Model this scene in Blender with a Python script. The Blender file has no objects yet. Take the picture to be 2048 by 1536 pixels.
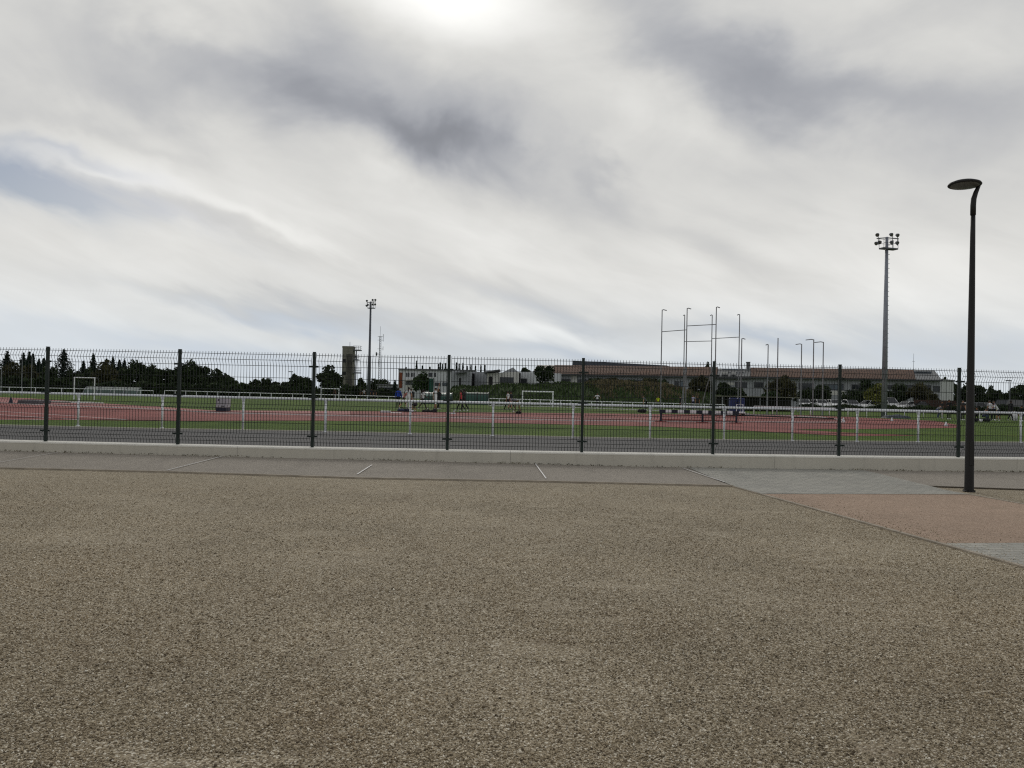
import bpy, math, random
import numpy as np
from mathutils import Vector, Matrix

random.seed(7)
rng = np.random.default_rng(11)
R = math.radians
scene = bpy.context.scene
col = scene.collection

# ------------------------------------------------------------------ camera
CAM_H, F_PX, PITCH, ROLL = 1.39, 1658.0, 0.656, 1.2
cam_data = bpy.data.cameras.new('camera')
cam = bpy.data.objects.new('camera', cam_data)
col.objects.link(cam)
cam_data.sensor_width = 36.0
cam_data.lens = 36.0 * F_PX / 2048.0
cam_data.clip_start = 0.1
cam_data.clip_end = 6000.0
CAM_M = Matrix.Rotation(R(90 + PITCH), 4, 'X') @ Matrix.Rotation(R(ROLL), 4, 'Z')
cam.matrix_world = Matrix.Translation((0, 0, CAM_H)) @ CAM_M
scene.camera = cam
CAM_R = CAM_M.to_3x3()


def ray(px, py):
    return CAM_R @ Vector(((px - 1024) / F_PX, (768 - py) / F_PX, -1.0))


def gP(px, py, z=0.0):
    """the point of the level z seen at a pixel of the 2048 x 1536 photograph"""
    d = ray(px, py)
    k = (z - CAM_H) / d.z
    return Vector((d.x * k, d.y * k, z))


def pY(px, py, Y):
    d = ray(px, py)
    k = Y / d.y
    return Vector((d.x * k, Y, CAM_H + d.z * k))


# ------------------------------------------------------------------ node helpers
class V:
    """a socket with arithmetic"""
    def __init__(self, nt, s):
        self.nt, self.s = nt, s

    def op(self, o, b=None, c=None):
        n = self.nt.nodes.new('ShaderNodeMath')
        n.operation = o
        for i, v in enumerate((self, b, c)):
            if v is None:
                continue
            if isinstance(v, V):
                self.nt.links.new(v.s, n.inputs[i])
            else:
                n.inputs[i].default_value = v
        return V(self.nt, n.outputs[0])

    def __add__(self, b): return self.op('ADD', b)
    def __sub__(self, b): return self.op('SUBTRACT', b)
    def __mul__(self, b): return self.op('MULTIPLY', b)
    def __truediv__(self, b): return self.op('DIVIDE', b)
    __radd__ = __add__
    __rmul__ = __mul__
    def __rsub__(self, b):
        return (self * -1.0) + b
    def clamp(self):
        n = self.nt.nodes.new('ShaderNodeClamp')
        self.nt.links.new(self.s, n.inputs[0])
        return V(self.nt, n.outputs[0])
    def smooth(self, a, b):
        n = self.nt.nodes.new('ShaderNodeMapRange')
        n.interpolation_type = 'SMOOTHSTEP'
        self.nt.links.new(self.s, n.inputs[0])
        n.inputs[1].default_value, n.inputs[2].default_value = a, b
        return V(self.nt, n.outputs[0])


def combine(nt, x, y, z=0.0):
    n = nt.nodes.new('ShaderNodeCombineXYZ')
    for i, v in enumerate((x, y, z)):
        if isinstance(v, V):
            nt.links.new(v.s, n.inputs[i])
        else:
            n.inputs[i].default_value = v
    return n.outputs[0]


def noise(nt, vec, scale, detail=3, rough=0.55, dist=0.0):
    n = nt.nodes.new('ShaderNodeTexNoise')
    nt.links.new(vec, n.inputs['Vector'])
    n.inputs['Scale'].default_value = scale
    n.inputs['Detail'].default_value = detail
    n.inputs['Roughness'].default_value = rough
    n.inputs['Distortion'].default_value = dist
    return V(nt, n.outputs[0])


def mixc(nt, fac, a, b, mode='MIX'):
    n = nt.nodes.new('ShaderNodeMix')
    n.data_type = 'RGBA'
    n.blend_type = mode
    if isinstance(fac, V):
        nt.links.new(fac.s, n.inputs[0])
    else:
        n.inputs[0].default_value = fac
    for i, v in ((6, a), (7, b)):
        if isinstance(v, (tuple, list)):
            n.inputs[i].default_value = (*v[:3], 1)
        else:
            nt.links.new(v, n.inputs[i])
    return n.outputs[2]


def srgb(r, g, b):
    def f(c):
        c /= 255.0
        return c / 12.92 if c <= 0.04045 else ((c + 0.055) / 1.055) ** 2.4
    return (f(r), f(g), f(b))


# ------------------------------------------------------------------ world: overcast sky
SUN_AZ, SUN_EL = -4.5, 25.5          # behind the bright patch of cloud at the top of the picture
SKY_K = 0.1
world = bpy.data.worlds.new('World')
scene.world = world
world.use_nodes = True


def build_world():
    nt = world.node_tree
    nt.nodes.clear()
    out = nt.nodes.new('ShaderNodeOutputWorld')
    bg = nt.nodes.new('ShaderNodeBackground')
    nt.links.new(bg.outputs[0], out.inputs[0])
    bg.inputs[1].default_value = SKY_K
    sky = nt.nodes.new('ShaderNodeTexSky')
    sky.sky_type = 'NISHITA'
    sky.sun_disc = False
    sky.sun_elevation = R(SUN_EL)
    sky.sun_rotation = R(SUN_AZ)
    sky.air_density = 1.3
    sky.dust_density = 1.5
    tc = nt.nodes.new('ShaderNodeTexCoord')
    sep = nt.nodes.new('ShaderNodeSeparateXYZ')
    nt.links.new(tc.outputs['Generated'], sep.inputs[0])
    x, y, z = (V(nt, sep.outputs[i]) for i in range(3))
    az = x.op('ARCTAN2', y)
    el = z.op('ARCSINE')
    # streaks of the cloud sheet run down to the south-west: stretched, warped noise
    c, s = math.cos(R(20)), math.sin(R(20))
    su = az * c - el * s
    sv = az * s + el * c
    wv = combine(nt, su * 2.0, sv * 5.0, 3.1)
    w1 = noise(nt, wv, 1.6, 3, 0.55)
    wv2 = combine(nt, su * 2.0, sv * 6.0, 9.7)
    w2 = noise(nt, wv2, 1.6, 3, 0.55)
    wfine = noise(nt, combine(nt, su * 5.0, sv * 17.0, 1.7), 1.5, 4, 0.6, 0.6)
    b1 = noise(nt, combine(nt, az * 3.0, el * 4.2, 2.2), 1.5, 5, 0.55, 0.4)
    b2 = noise(nt, combine(nt, az * 3.0, el * 4.2, 7.9), 1.5, 5, 0.55, 0.4)
    high = el.smooth(R(8), R(18))
    low_ = 1.0 - high
    azw = az + (w1 - 0.5) * (low_ * 0.12 + 0.04) + (b1 - 0.5) * (high * 0.26)
    elw = el + (w2 - 0.5) * (low_ * 0.08 + 0.03) + (wfine - 0.5) * (low_ * 0.036 + 0.006) + (b2 - 0.5) * (high * 0.19)

    def blob(px, py, rx, ry, ang, warp=True):
        d = ray(px, py).normalized()
        a0, e0 = math.atan2(d.x, d.y), math.asin(d.z)
        ca, sa = math.cos(R(-ang)), math.sin(R(-ang))
        da = ((azw if warp else az) - a0) * math.cos(e0)
        de = (elw if warp else el) - e0
        u = (da * ca + de * sa) * (F_PX / rx)
        v = (de * ca - da * sa) * (F_PX / ry)
        return ((u * u + v * v) * -1.0).op('EXPONENT')

    def total(items, warp=True):
        t = None
        for it in items:
            b = blob(*it[:5], warp) * it[5]
            t = b if t is None else t + b
        return t

    dark = total(DARK)
    blue = total(BLUE)
    bright = total(BRIGHT)
    sun = total(SUNGLOW, False)
    # general cloud structure
    big = noise(nt, combine(nt, su * 1.3, sv * 3.2, 5.3), 2.2, 4, 0.5, 0.3)
    fine = noise(nt, combine(nt, su * 2.4, sv * 9.0, 0.4), 2.6, 5, 0.55, 0.5)
    bil = noise(nt, combine(nt, az * 2.6, el * 4.4, 4.4), 2.0, 6, 0.52, 0.7)
    bil2 = noise(nt, combine(nt, az * 5.0 + el * 2.0, el * 9.0, 8.1), 2.0, 6, 0.55, 0.5)
    tex = ((big - 0.5) * 0.34 + (fine - 0.5) * 0.32) * (low_ * 0.85 + 0.15) + ((bil - 0.5) * 0.50 + (bil2 - 0.5) * 0.16) * (high * 0.85 + 0.1)
    # brightness of the sheet: palest a little above the horizon, greyer overhead and away from the sun
    up = el.smooth(R(6), R(22))
    over = el.smooth(R(24), R(60))
    cosaz = (az - R(SUN_AZ)).op('COSINE')
    facing = cosaz.smooth(-0.7, 0.95)
    base = (0.72 - up * 0.07 - over * 0.14) * (0.77 + facing * 0.23)
    lum = base * (1.0 + tex) * (1.0 - (dark * 0.88).op('MINIMUM', 0.72)) * (1.0 + bright)
    lum = lum.op('MAXIMUM', 0.12) + sun
    # greyer cloud is a touch violet, bright cloud a touch warm
    t = lum.smooth(0.25, 0.72)
    tint = mixc(nt, t, (0.945, 0.985, 1.09), (1.0, 0.995, 0.962))
    low = el.smooth(R(-2), R(9))
    tint = mixc(nt, low, (0.93, 1.0, 1.05), tint)
    lumv = combine(nt, lum, lum, lum)
    cloud = mixc(nt, 1.0, lumv, tint, 'MULTIPLY')
    k10 = mixc(nt, 1.0, cloud, (1 / SKY_K,) * 3, 'MULTIPLY')
    # thin places let the blue of the clear sky through
    thin = (blue * (0.75 + (fine - 0.5) * 1.5)).clamp()
    blue_sky = mixc(nt, 1.0, sky.outputs[0], (0.41, 0.445, 0.555), 'MULTIPLY')
    blue_low = mixc(nt, el.smooth(R(4), R(13)), (4.7, 5.5, 6.6), blue_sky)
    tot = mixc(nt, thin, k10, blue_low)
    nt.links.new(tot, bg.inputs[0])


# pixel x, y, half length, half width, slope (degrees, down to the right), strength
DARK = [(420, 165, 290, 52, 9, .27), (660, 215, 250, 65, 13, .29), (865, 285, 145, 52, 26, .26), (950, 150, 900, 190, 8, .07), (1010, 325, 170, 42, 24, .22),
        (590, 50, 110, 90, 40, .24), (850, 165, 190, 75, 28, .24), (1190, 385, 90, 28, 40, .20), (1480, 110, 250, 70, 24, .24),
        (1690, 195, 220, 80, 22, .26), (1280, 60, 140, 70, 35, .14), (120, 150, 280, 45, 4, .12), (1480, 330, 160, 50, 22, .12),
        (1990, 250, 140, 140, 0, .12), (1430, 480, 200, 22, 25, .16), (1960, 30, 160, 60, 0, .08),
        (400, 445, 250, 18, 15, .22), (1060, 585, 250, 30, 14, .20), (1520, 645, 180, 30, 6, .20), (560, 612, 290, 18, 7, .20),
        (260, 280, 210, 22, 16, .14), (1150, 430, 130, 25, 30, .12), (1180, 712, 240, 22, 4, .12), (1960, 690, 220, 40, 2, .08)]
BLUE = [(-20, 295, 160, 46, 22, .95), (40, 372, 200, 26, 8, .95), (180, 322, 140, 14, 20, .5), (330, 440, 210, 15, 17, .55),
        (1060, 596, 210, 24, 14, .5), (1530, 645, 160, 26, 6, .6), (560, 622, 270, 14, 7, .5), (1180, 712, 240, 22, 4, .6),
        (1950, 700, 240, 40, 2, .5), (330, 690, 420, 24, 2, .45), (640, 650, 170, 10, 8, .4), (800, 755, 1400, 36, 1, .35)]
BRIGHT = [(1390, 250, 170, 60, 20, .16), (150, 330, 150, 18, 10, .14), (380, 410, 270, 17, 17, .10), (520, 470, 210, 22, 14, .12), (1060, 655, 180, 26, 6, .14),
          (1720, 560, 300, 80, 10, .06), (900, 420, 170, 40, 25, .10), (350, 330, 260, 60, 14, .10), (330, 60, 170, 90, 0, .14), (1850, 90, 200, 90, 0, .08), (60, 60, 200, 90, 0, .06), (1500, 480, 500, 90, 6, .05)]
SUNGLOW = [(885, -8, 165, 62, 4, .33), (885, -25, 320, 130, 6, .11)]
build_world()

# ------------------------------------------------------------------ sun behind thick cloud
sun_data = bpy.data.lights.new('sun', 'SUN')
sun_data.energy = 0.75
sun_data.angle = R(14)
sun_data.color = (1.0, 0.955, 0.88)
sun_ob = bpy.data.objects.new('sun', sun_data)
col.objects.link(sun_ob)
sd = Vector((math.sin(R(SUN_AZ)) * math.cos(R(SUN_EL)), math.cos(R(SUN_AZ)) * math.cos(R(SUN_EL)), math.sin(R(SUN_EL))))
sun_ob.location = sd * 60
sun_ob.rotation_euler = sd.to_track_quat('Z', 'Y').to_euler()

scene.view_settings.view_transform = 'Standard'
scene.view_settings.look = 'None'
scene.view_settings.exposure = 0.0
scene.view_settings.gamma = 1.0
scene.cycles.use_denoising = False
scene.cycles.filter_width = 1.2
scene.cycles.sample_clamp_direct = 6.0
scene.cycles.sample_clamp_indirect = 2.0

# ------------------------------------------------------------------ materials
MATS = {}


def pmat(name, c, rough=0.75, var=0.18, scale=2.0, bump=0.0, bscale=None, metallic=0.0, c2=None, detail=4, spec=0.4):
    """plain surface: colour broken up by two octaves of noise, optional second colour and bump"""
    if name in MATS:
        return MATS[name]
    m = bpy.data.materials.new(name)
    m.use_nodes = True
    nt = m.node_tree
    b = nt.nodes['Principled BSDF']
    geo = nt.nodes.new('ShaderNodeNewGeometry')
    p = geo.outputs['Position']
    n1 = noise(nt, p, scale, detail, 0.6)
    dk = tuple(v * (1 - var) for v in c)
    lt = tuple(min(1, v * (1 + var)) for v in (c2 or c))
    cc = mixc(nt, n1.smooth(0.3, 0.7), dk, lt)
    nt.links.new(cc, b.inputs['Base Color'])
    b.inputs['Roughness'].default_value = rough
    b.inputs['Metallic'].default_value = metallic
    b.inputs['Specular IOR Level'].default_value = spec
    if bump:
        nb = noise(nt, p, bscale or scale * 6, 3, 0.6)
        bn = nt.nodes.new('ShaderNodeBump')
        bn.inputs['Strength'].default_value = bump
        bn.inputs['Distance'].default_value = 0.02
        nt.links.new(nb.s, bn.inputs['Height'])
        nt.links.new(bn.outputs[0], b.inputs['Normal'])
    MATS[name] = m
    return m


def stony(name, cols, grain, patch=0.35, bump=0.7, rough=0.9, dirt=None, spread=1.0, dist=0.006):
    """gravel-like ground: two sizes of voronoi stones in mixed colours, dark gaps as relief, broad patches"""
    m = bpy.data.materials.new(name)
    m.use_nodes = True
    nt = m.node_tree
    b = nt.nodes['Principled BSDF']
    geo = nt.nodes.new('ShaderNodeNewGeometry')
    p = geo.outputs['Position']

    def vor(scale, feature='F1'):
        v = nt.nodes.new('ShaderNodeTexVoronoi')
        v.feature = feature
        v.inputs['Scale'].default_value = scale
        nt.links.new(p, v.inputs['Vector'])
        return v
    v1 = vor(grain)
    sp = nt.nodes.new('ShaderNodeSeparateColor')
    nt.links.new(v1.outputs['Color'], sp.inputs[0])
    rnd = V(nt, sp.outputs[0])
    rnd2 = V(nt, sp.outputs[1])
    ramp = nt.nodes.new('ShaderNodeValToRGB')
    ramp.color_ramp.interpolation = 'LINEAR'
    els = ramp.color_ramp.elements
    while len(els) < len(cols):
        els.new(0.5)
    for i, cc in enumerate(cols):
        els[i].position = i / (len(cols) - 1)
        els[i].color = (*cc, 1)
    nt.links.new(rnd.s, ramp.inputs[0])
    big = noise(nt, p, 0.42, 4, 0.6, 0.4)
    mid = noise(nt, p, 2.3, 5, 0.65, 0.8)
    tone = (big - 0.5) * patch * 1.4 + (mid - 0.5) * patch + 1.0
    fine = noise(nt, p, grain * 0.33, 3, 0.7)
    tone = tone * (1.0 + (fine - 0.5) * 0.5 * spread)
    tv = combine(nt, tone, tone, tone)
    cc = mixc(nt, 1.0, ramp.outputs[0], tv, 'MULTIPLY')
    if dirt:
        dn = noise(nt, p, 0.9, 5, 0.7, 1.2).smooth(0.57, 0.72)
        cc = mixc(nt, dn * 0.55, cc, dirt)
    nt.links.new(cc, b.inputs['Base Color'])
    b.inputs['Roughness'].default_value = rough
    b.inputs['Specular IOR Level'].default_value = 0.25
    h = (V(nt, v1.outputs['Distance']) * -1.0 + rnd2 * 0.7) + fine * 0.8
    bn = nt.nodes.new('ShaderNodeBump')
    bn.inputs['Strength'].default_value = bump
    bn.inputs['Distance'].default_value = dist
    nt.links.new(h.s, bn.inputs['Height'])
    nt.links.new(bn.outputs[0], b.inputs['Normal'])
    MATS[name] = m
    return m


def concrete_mat(name, c):
    m = bpy.data.materials.new(name)
    m.use_nodes = True
    nt = m.node_tree
    b = nt.nodes['Principled BSDF']
    geo = nt.nodes.new('ShaderNodeNewGeometry')
    p = geo.outputs['Position']
    sx = nt.nodes.new('ShaderNodeSeparateXYZ')
    nt.links.new(p, sx.inputs[0])
    X, Z = V(nt, sx.outputs[0]), V(nt, sx.outputs[2])
    n1 = noise(nt, p, .7, 6, .65, .6)
    n2 = noise(nt, p, 45, 4, .7)
    drip = noise(nt, combine(nt, X * 7.0, 0.0, Z * .6), 1.0, 4, .6).smooth(.5, .78)
    joint = ((X / 5.0).op('FRACT') - .5).op('ABSOLUTE').smooth(.4985, .4995)
    tone = (1.0 + (n1 - .5) * .30 + (n2 - .5) * .22) * (1.0 - drip * .14) * (1.0 - joint * .45)
    cc = mixc(nt, 1.0, combine(nt, tone, tone, tone), c, 'MULTIPLY')
    nt.links.new(cc, b.inputs['Base Color'])
    b.inputs['Roughness'].default_value = .92
    bn = nt.nodes.new('ShaderNodeBump')
    bn.inputs['Strength'].default_value = .35
    bn.inputs['Distance'].default_value = .006
    nt.links.new(n2.s, bn.inputs['Height'])
    nt.links.new(bn.outputs[0], b.inputs['Normal'])
    MATS[name] = m
    return m


def grass_mat(name, a, bcol, dry=None, dry_lo=0.55, fine=9.0):
    m = bpy.data.materials.new(name)
    m.use_nodes = True
    nt = m.node_tree
    b = nt.nodes['Principled BSDF']
    geo = nt.nodes.new('ShaderNodeNewGeometry')
    p = geo.outputs['Position']
    n1 = noise(nt, p, 0.16, 4, 0.6, 0.5)
    n2 = noise(nt, p, fine, 4, 0.7)
    n3 = noise(nt, p, 0.9, 4, 0.65)
    f = (n1 * 0.45 + n2 * 0.3 + n3 * 0.35).smooth(0.38, 0.72)
    cc = mixc(nt, f, a, bcol)
    if dry:
        d = noise(nt, p, 0.35, 5, 0.65, 0.8).smooth(dry_lo, dry_lo + 0.2)
        cc = mixc(nt, d * 0.7, cc, dry)
    nt.links.new(cc, b.inputs['Base Color'])
    b.inputs['Roughness'].default_value = 0.95
    b.inputs['Specular IOR Level'].default_value = 0.1
    bn = nt.nodes.new('ShaderNodeBump')
    bn.inputs['Strength'].default_value = 0.8
    bn.inputs['Distance'].default_value = 0.05
    nt.links.new(n2.s, bn.inputs['Height'])
    nt.links.new(bn.outputs[0], b.inputs['Normal'])
    MATS[name] = m
    return m


def leaf_mat(name, a, bcol):
    m = bpy.data.materials.new(name)
    m.use_nodes = True
    nt = m.node_tree
    b = nt.nodes['Principled BSDF']
    geo = nt.nodes.new('ShaderNodeNewGeometry')
    n1 = noise(nt, geo.outputs['Position'], 0.8, 3, 0.6)
    cc = mixc(nt, n1.smooth(0.32, 0.68), a, bcol)
    nt.links.new(cc, b.inputs['Base Color'])
    b.inputs['Roughness'].default_value = 0.8
    b.inputs['Specular IOR Level'].default_value = 0.15
    MATS[name] = m
    return m


def paver_mat(name, a, bcol, ang, w=0.22, h=0.11):
    m = bpy.data.materials.new(name)
    m.use_nodes = True
    nt = m.node_tree
    b = nt.nodes['Principled BSDF']
    geo = nt.nodes.new('ShaderNodeNewGeometry')
    mp = nt.nodes.new('ShaderNodeMapping')
    mp.inputs['Rotation'].default_value = (0, 0, ang)
    nt.links.new(geo.outputs['Position'], mp.inputs[0])
    br = nt.nodes.new('ShaderNodeTexBrick')
    nt.links.new(mp.outputs[0], br.inputs['Vector'])
    br.inputs['Scale'].default_value = 1.0
    br.inputs['Brick Width'].default_value = w
    br.inputs['Row Height'].default_value = h
    br.inputs['Mortar Size'].default_value = 0.006
    br.inputs['Color1'].default_value = (*a, 1)
    br.inputs['Color2'].default_value = (*bcol, 1)
    br.inputs['Mortar'].default_value = (a[0] * .45, a[1] * .45, a[2] * .42, 1)
    n1 = noise(nt, geo.outputs['Position'], 1.7, 5, 0.65, 0.5)
    n2 = noise(nt, geo.outputs['Position'], 60, 3, 0.65)
    t = (n1 - 0.5) * 0.5 + (n2 - 0.5) * 0.6 + 1.0
    cc = mixc(nt, 1.0, br.outputs['Color'], combine(nt, t, t, t), 'MULTIPLY')
    nt.links.new(cc, b.inputs['Base Color'])
    b.inputs['Roughness'].default_value = 0.85
    bn = nt.nodes.new('ShaderNodeBump')
    bn.inputs['Strength'].default_value = 0.5
    bn.inputs['Distance'].default_value = 0.006
    nt.links.new((n2 + V(nt, br.outputs['Fac']) * -2.0).s, bn.inputs['Height'])
    nt.links.new(bn.outputs[0], b.inputs['Normal'])
    MATS[name] = m
    return m


def tile_roof_mat(name, ang):
    m = bpy.data.materials.new(name)
    m.use_nodes = True
    nt = m.node_tree
    b = nt.nodes['Principled BSDF']
    geo = nt.nodes.new('ShaderNodeNewGeometry')
    p = geo.outputs['Position']
    v = nt.nodes.new('ShaderNodeTexVoronoi')
    v.inputs['Scale'].default_value = 2.2
    nt.links.new(p, v.inputs['Vector'])
    sp = nt.nodes.new('ShaderNodeSeparateColor')
    nt.links.new(v.outputs['Color'], sp.inputs[0])
    cc = mixc(nt, V(nt, sp.outputs[0]), srgb(88, 67, 57), srgb(120, 94, 79))
    n1 = noise(nt, p, 0.25, 5, 0.65, 0.6).smooth(0.35, 0.7)
    cc = mixc(nt, n1 * 0.6, cc, srgb(92, 80, 72))
    mp = nt.nodes.new('ShaderNodeMapping')
    mp.inputs['Rotation'].default_value = (0, 0, ang)
    nt.links.new(p, mp.inputs[0])
    wv = nt.nodes.new('ShaderNodeTexWave')
    wv.bands_direction = 'X'
    wv.inputs['Scale'].default_value = 1.1
    wv.inputs['Distortion'].default_value = 0.4
    nt.links.new(mp.outputs[0], wv.inputs['Vector'])
    bn = nt.nodes.new('ShaderNodeBump')
    bn.inputs['Strength'].default_value = 0.8
    bn.inputs['Distance'].default_value = 0.08
    nt.links.new(wv.outputs['Fac'], bn.inputs['Height'])
    nt.links.new(bn.outputs[0], b.inputs['Normal'])
    nt.links.new(cc, b.inputs['Base Color'])
    b.inputs['Roughness'].default_value = 0.9
    b.inputs['Specular IOR Level'].default_value = 0.2
    MATS[name] = m
    return m


def glass_mat(name, c, rough=0.15):
    m = pmat(name, c, rough, 0.25, 0.6, spec=0.5)
    return m


# ------------------------------------------------------------------ mesh helpers
class MB:
    def __init__(self):
        self.v, self.f, self.m = [], [], []

    def add(self, verts, faces, mi=0):
        o = len(self.v)
        self.v += [tuple(p) for p in verts]
        self.f += [tuple(i + o for i in f) for f in faces]
        self.m += [mi] * len(faces)

    def box(self, x0, x1, y0, y1, z0, z1, mi=0, M=None, bev=0.0):
        if bev:
            b = bev
            vs, loops = [], []
            for z, i in ((z0, b), (z0 + b, 0), (z1 - b, 0), (z1, b)):
                lp = []
                for sx, sy in ((0, 0), (1, 0), (1, 1), (0, 1)):
                    X, Y = (x1 if sx else x0), (y1 if sy else y0)
                    ix, iy = (-1 if sx else 1), (-1 if sy else 1)
                    first = (X + ix * max(i, 0), Y + iy * (b + i) if True else Y, z)
                    second = (X + ix * (b + i), Y + iy * max(i, 0), z)
                    lp += [first, second] if (sx == sy) else [second, first]
                loops.append(lp)
            n = len(loops[0])
            fs = []
            for lp in loops:
                vs += lp
            for k in range(3):
                for i in range(n):
                    j = (i + 1) % n
                    fs.append((k * n + i, k * n + j, (k + 1) * n + j, (k + 1) * n + i))
            fs.append(tuple(reversed(range(n))))
            fs.append(tuple(3 * n + i for i in range(n)))
        else:
            vs = [(x, y, z) for z in (z0, z1) for x, y in ((x0, y0), (x1, y0), (x1, y1), (x0, y1))]
            fs = [(3, 2, 1, 0), (4, 5, 6, 7), (0, 1, 5, 4), (1, 2, 6, 5), (2, 3, 7, 6), (3, 0, 4, 7)]
        if M is not None:
            vs = [M @ Vector(p) for p in vs]
        self.add(vs, fs, mi)

    def tube(self, pts, r, n=8, mi=0, caps=True):
        pts = [Vector(p) for p in pts]
        rs = r if isinstance(r, (list, tuple)) else [r] * len(pts)
        vs, prev = [], None
        for i, p in enumerate(pts):
            d = (pts[min(i + 1, len(pts) - 1)] - pts[max(i - 1, 0)])
            d = d.normalized() if d.length > 1e-9 else Vector((0, 0, 1))
            if prev is None:
                a = Vector((1, 0, 0)) if abs(d.x) < 0.9 else Vector((0, 1, 0))
                u = (a - d * a.dot(d)).normalized()
            else:
                u = (prev - d * prev.dot(d)).normalized()
            prev = u
            w = d.cross(u)
            for k in range(n):
                t = 2 * math.pi * k / n
                vs.append(p + (u * math.cos(t) + w * math.sin(t)) * rs[i])
        fs = []
        for i in range(len(pts) - 1):
            for k in range(n):
                j = (k + 1) % n
                fs.append((i * n + k, i * n + j, (i + 1) * n + j, (i + 1) * n + k))
        if caps:
            fs.append(tuple(reversed(range(n))))
            fs.append(tuple((len(pts) - 1) * n + k for k in range(n)))
        self.add(vs, fs, mi)

    def lathe(self, prof, n=16, mi=0, M=None):
        """prof: (radius, z) from bottom to top"""
        vs = [(r * math.cos(2 * math.pi * k / n), r * math.sin(2 * math.pi * k / n), z) for r, z in prof for k in range(n)]
        fs = []
        for i in range(len(prof) - 1):
            for k in range(n):
                j = (k + 1) % n
                fs.append((i * n + k, i * n + j, (i + 1) * n + j, (i + 1) * n + k))
        fs.append(tuple(reversed(range(n))))
        fs.append(tuple((len(prof) - 1) * n + k for k in range(n)))
        if M is not None:
            vs = [M @ Vector(p) for p in vs]
        self.add(vs, fs, mi)

    def prism(self, poly, axis_pts, mi=0):
        """a closed outline (list of 3-D points) swept to outline + offset"""
        n = len(poly)
        off = Vector(axis_pts)
        vs = [Vector(p) for p in poly] + [Vector(p) + off for p in poly]
        fs = [tuple(reversed(range(n))), tuple(n + i for i in range(n))]
        fs += [(i, (i + 1) % n, n + (i + 1) % n, n + i) for i in range(n)]
        self.add(vs, fs, mi)

    def octa(self, c, r, mi=0):
        c = Vector(c)
        rx, ry, rz = r if isinstance(r, (tuple, list)) else (r, r, r)
        vs = [c + Vector(o) for o in ((rx, 0, 0), (-rx, 0, 0), (0, ry, 0), (0, -ry, 0), (0, 0, rz), (0, 0, -rz))]
        self.add(vs, [(0, 2, 4), (2, 1, 4), (1, 3, 4), (3, 0, 4), (2, 0, 5), (1, 2, 5), (3, 1, 5), (0, 3, 5)], mi)

    def build(self, name, mats, parent=None, smooth=False, origin=None):
        me = bpy.data.meshes.new(name)
        o0 = Vector(origin) if origin is not None else Vector((0, 0, 0))
        vs = [tuple(Vector(p) - o0) for p in self.v] if origin is not None else self.v
        me.from_pydata(vs, [], self.f)
        mats = mats if isinstance(mats, (list, tuple)) else [mats]
        for m in mats:
            me.materials.append(m)
        if len(mats) > 1:
            me.polygons.foreach_set('material_index', self.m)
        if smooth:
            me.polygons.foreach_set('use_smooth', [True] * len(me.polygons))
        me.update()
        o = bpy.data.objects.new(name, me)
        col.objects.link(o)
        o.location = o0
        if parent is not None:
            o.parent = parent
        return o


def big_mesh(name, verts, faces, mats, parent=None, mat_idx=None, smooth=False):
    """numpy arrays: verts (n,3), faces (m,k) all of one size"""
    me = bpy.data.meshes.new(name)
    n, (m, k) = len(verts), faces.shape
    me.vertices.add(n)
    me.vertices.foreach_set('co', np.ascontiguousarray(verts, dtype=np.float32).ravel())
    me.loops.add(m * k)
    me.loops.foreach_set('vertex_index', np.ascontiguousarray(faces, dtype=np.int32).ravel())
    me.polygons.add(m)
    me.polygons.foreach_set('loop_start', np.arange(0, m * k, k, dtype=np.int32))
    for mt in (mats if isinstance(mats, (list, tuple)) else [mats]):
        me.materials.append(mt)
    if mat_idx is not None:
        me.polygons.foreach_set('material_index', mat_idx.astype(np.int32))
    if smooth:
        me.polygons.foreach_set('use_smooth', np.ones(m, dtype=bool))
    me.update(calc_edges=True)
    me.validate()
    o = bpy.data.objects.new(name, me)
    col.objects.link(o)
    if parent is not None:
        o.parent = parent
    return o


def tag(o, label=None, cat=None, group=None, kind=None):
    for k, v in (('label', label), ('category', cat), ('group', group), ('kind', kind)):
        if v:
            o[k] = v
    return o


def thing(name, label, cat, loc=(0, 0, 0), rz=0.0, group=None):
    o = bpy.data.objects.new(name, None)
    o.empty_display_size = 0.2
    col.objects.link(o)
    o.location = loc
    o.rotation_euler = (0, 0, rz)
    return tag(o, label, cat, group)


def copy_thing(src, label, loc, rz):
    """a copy of a thing with copies of its parts and sub-parts"""
    r = src.copy()
    col.objects.link(r)
    r.location = loc
    r.rotation_euler = (0, 0, rz)
    r['label'] = label
    for ch in list(src.children):
        c = ch.copy()
        col.objects.link(c)
        c.parent = r
        for g in list(ch.children):
            d = g.copy()
            col.objects.link(d)
            d.parent = c
    return r


def sheet(name, pts, z, m, kind='structure'):
    mb = MB()
    mb.add([(p[0], p[1], z) for p in pts], [tuple(range(len(pts)))])
    o = mb.build(name, m)
    import bmesh
    bm = bmesh.new()
    bm.from_mesh(o.data)
    bmesh.ops.triangulate(bm, faces=bm.faces[:])
    bmesh.ops.recalc_face_normals(bm, faces=bm.faces[:])
    for f in bm.faces:
        if f.normal.z < 0:
            f.normal_flip()
    bm.to_mesh(o.data)
    bm.free()
    return tag(o, kind=kind)


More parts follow.
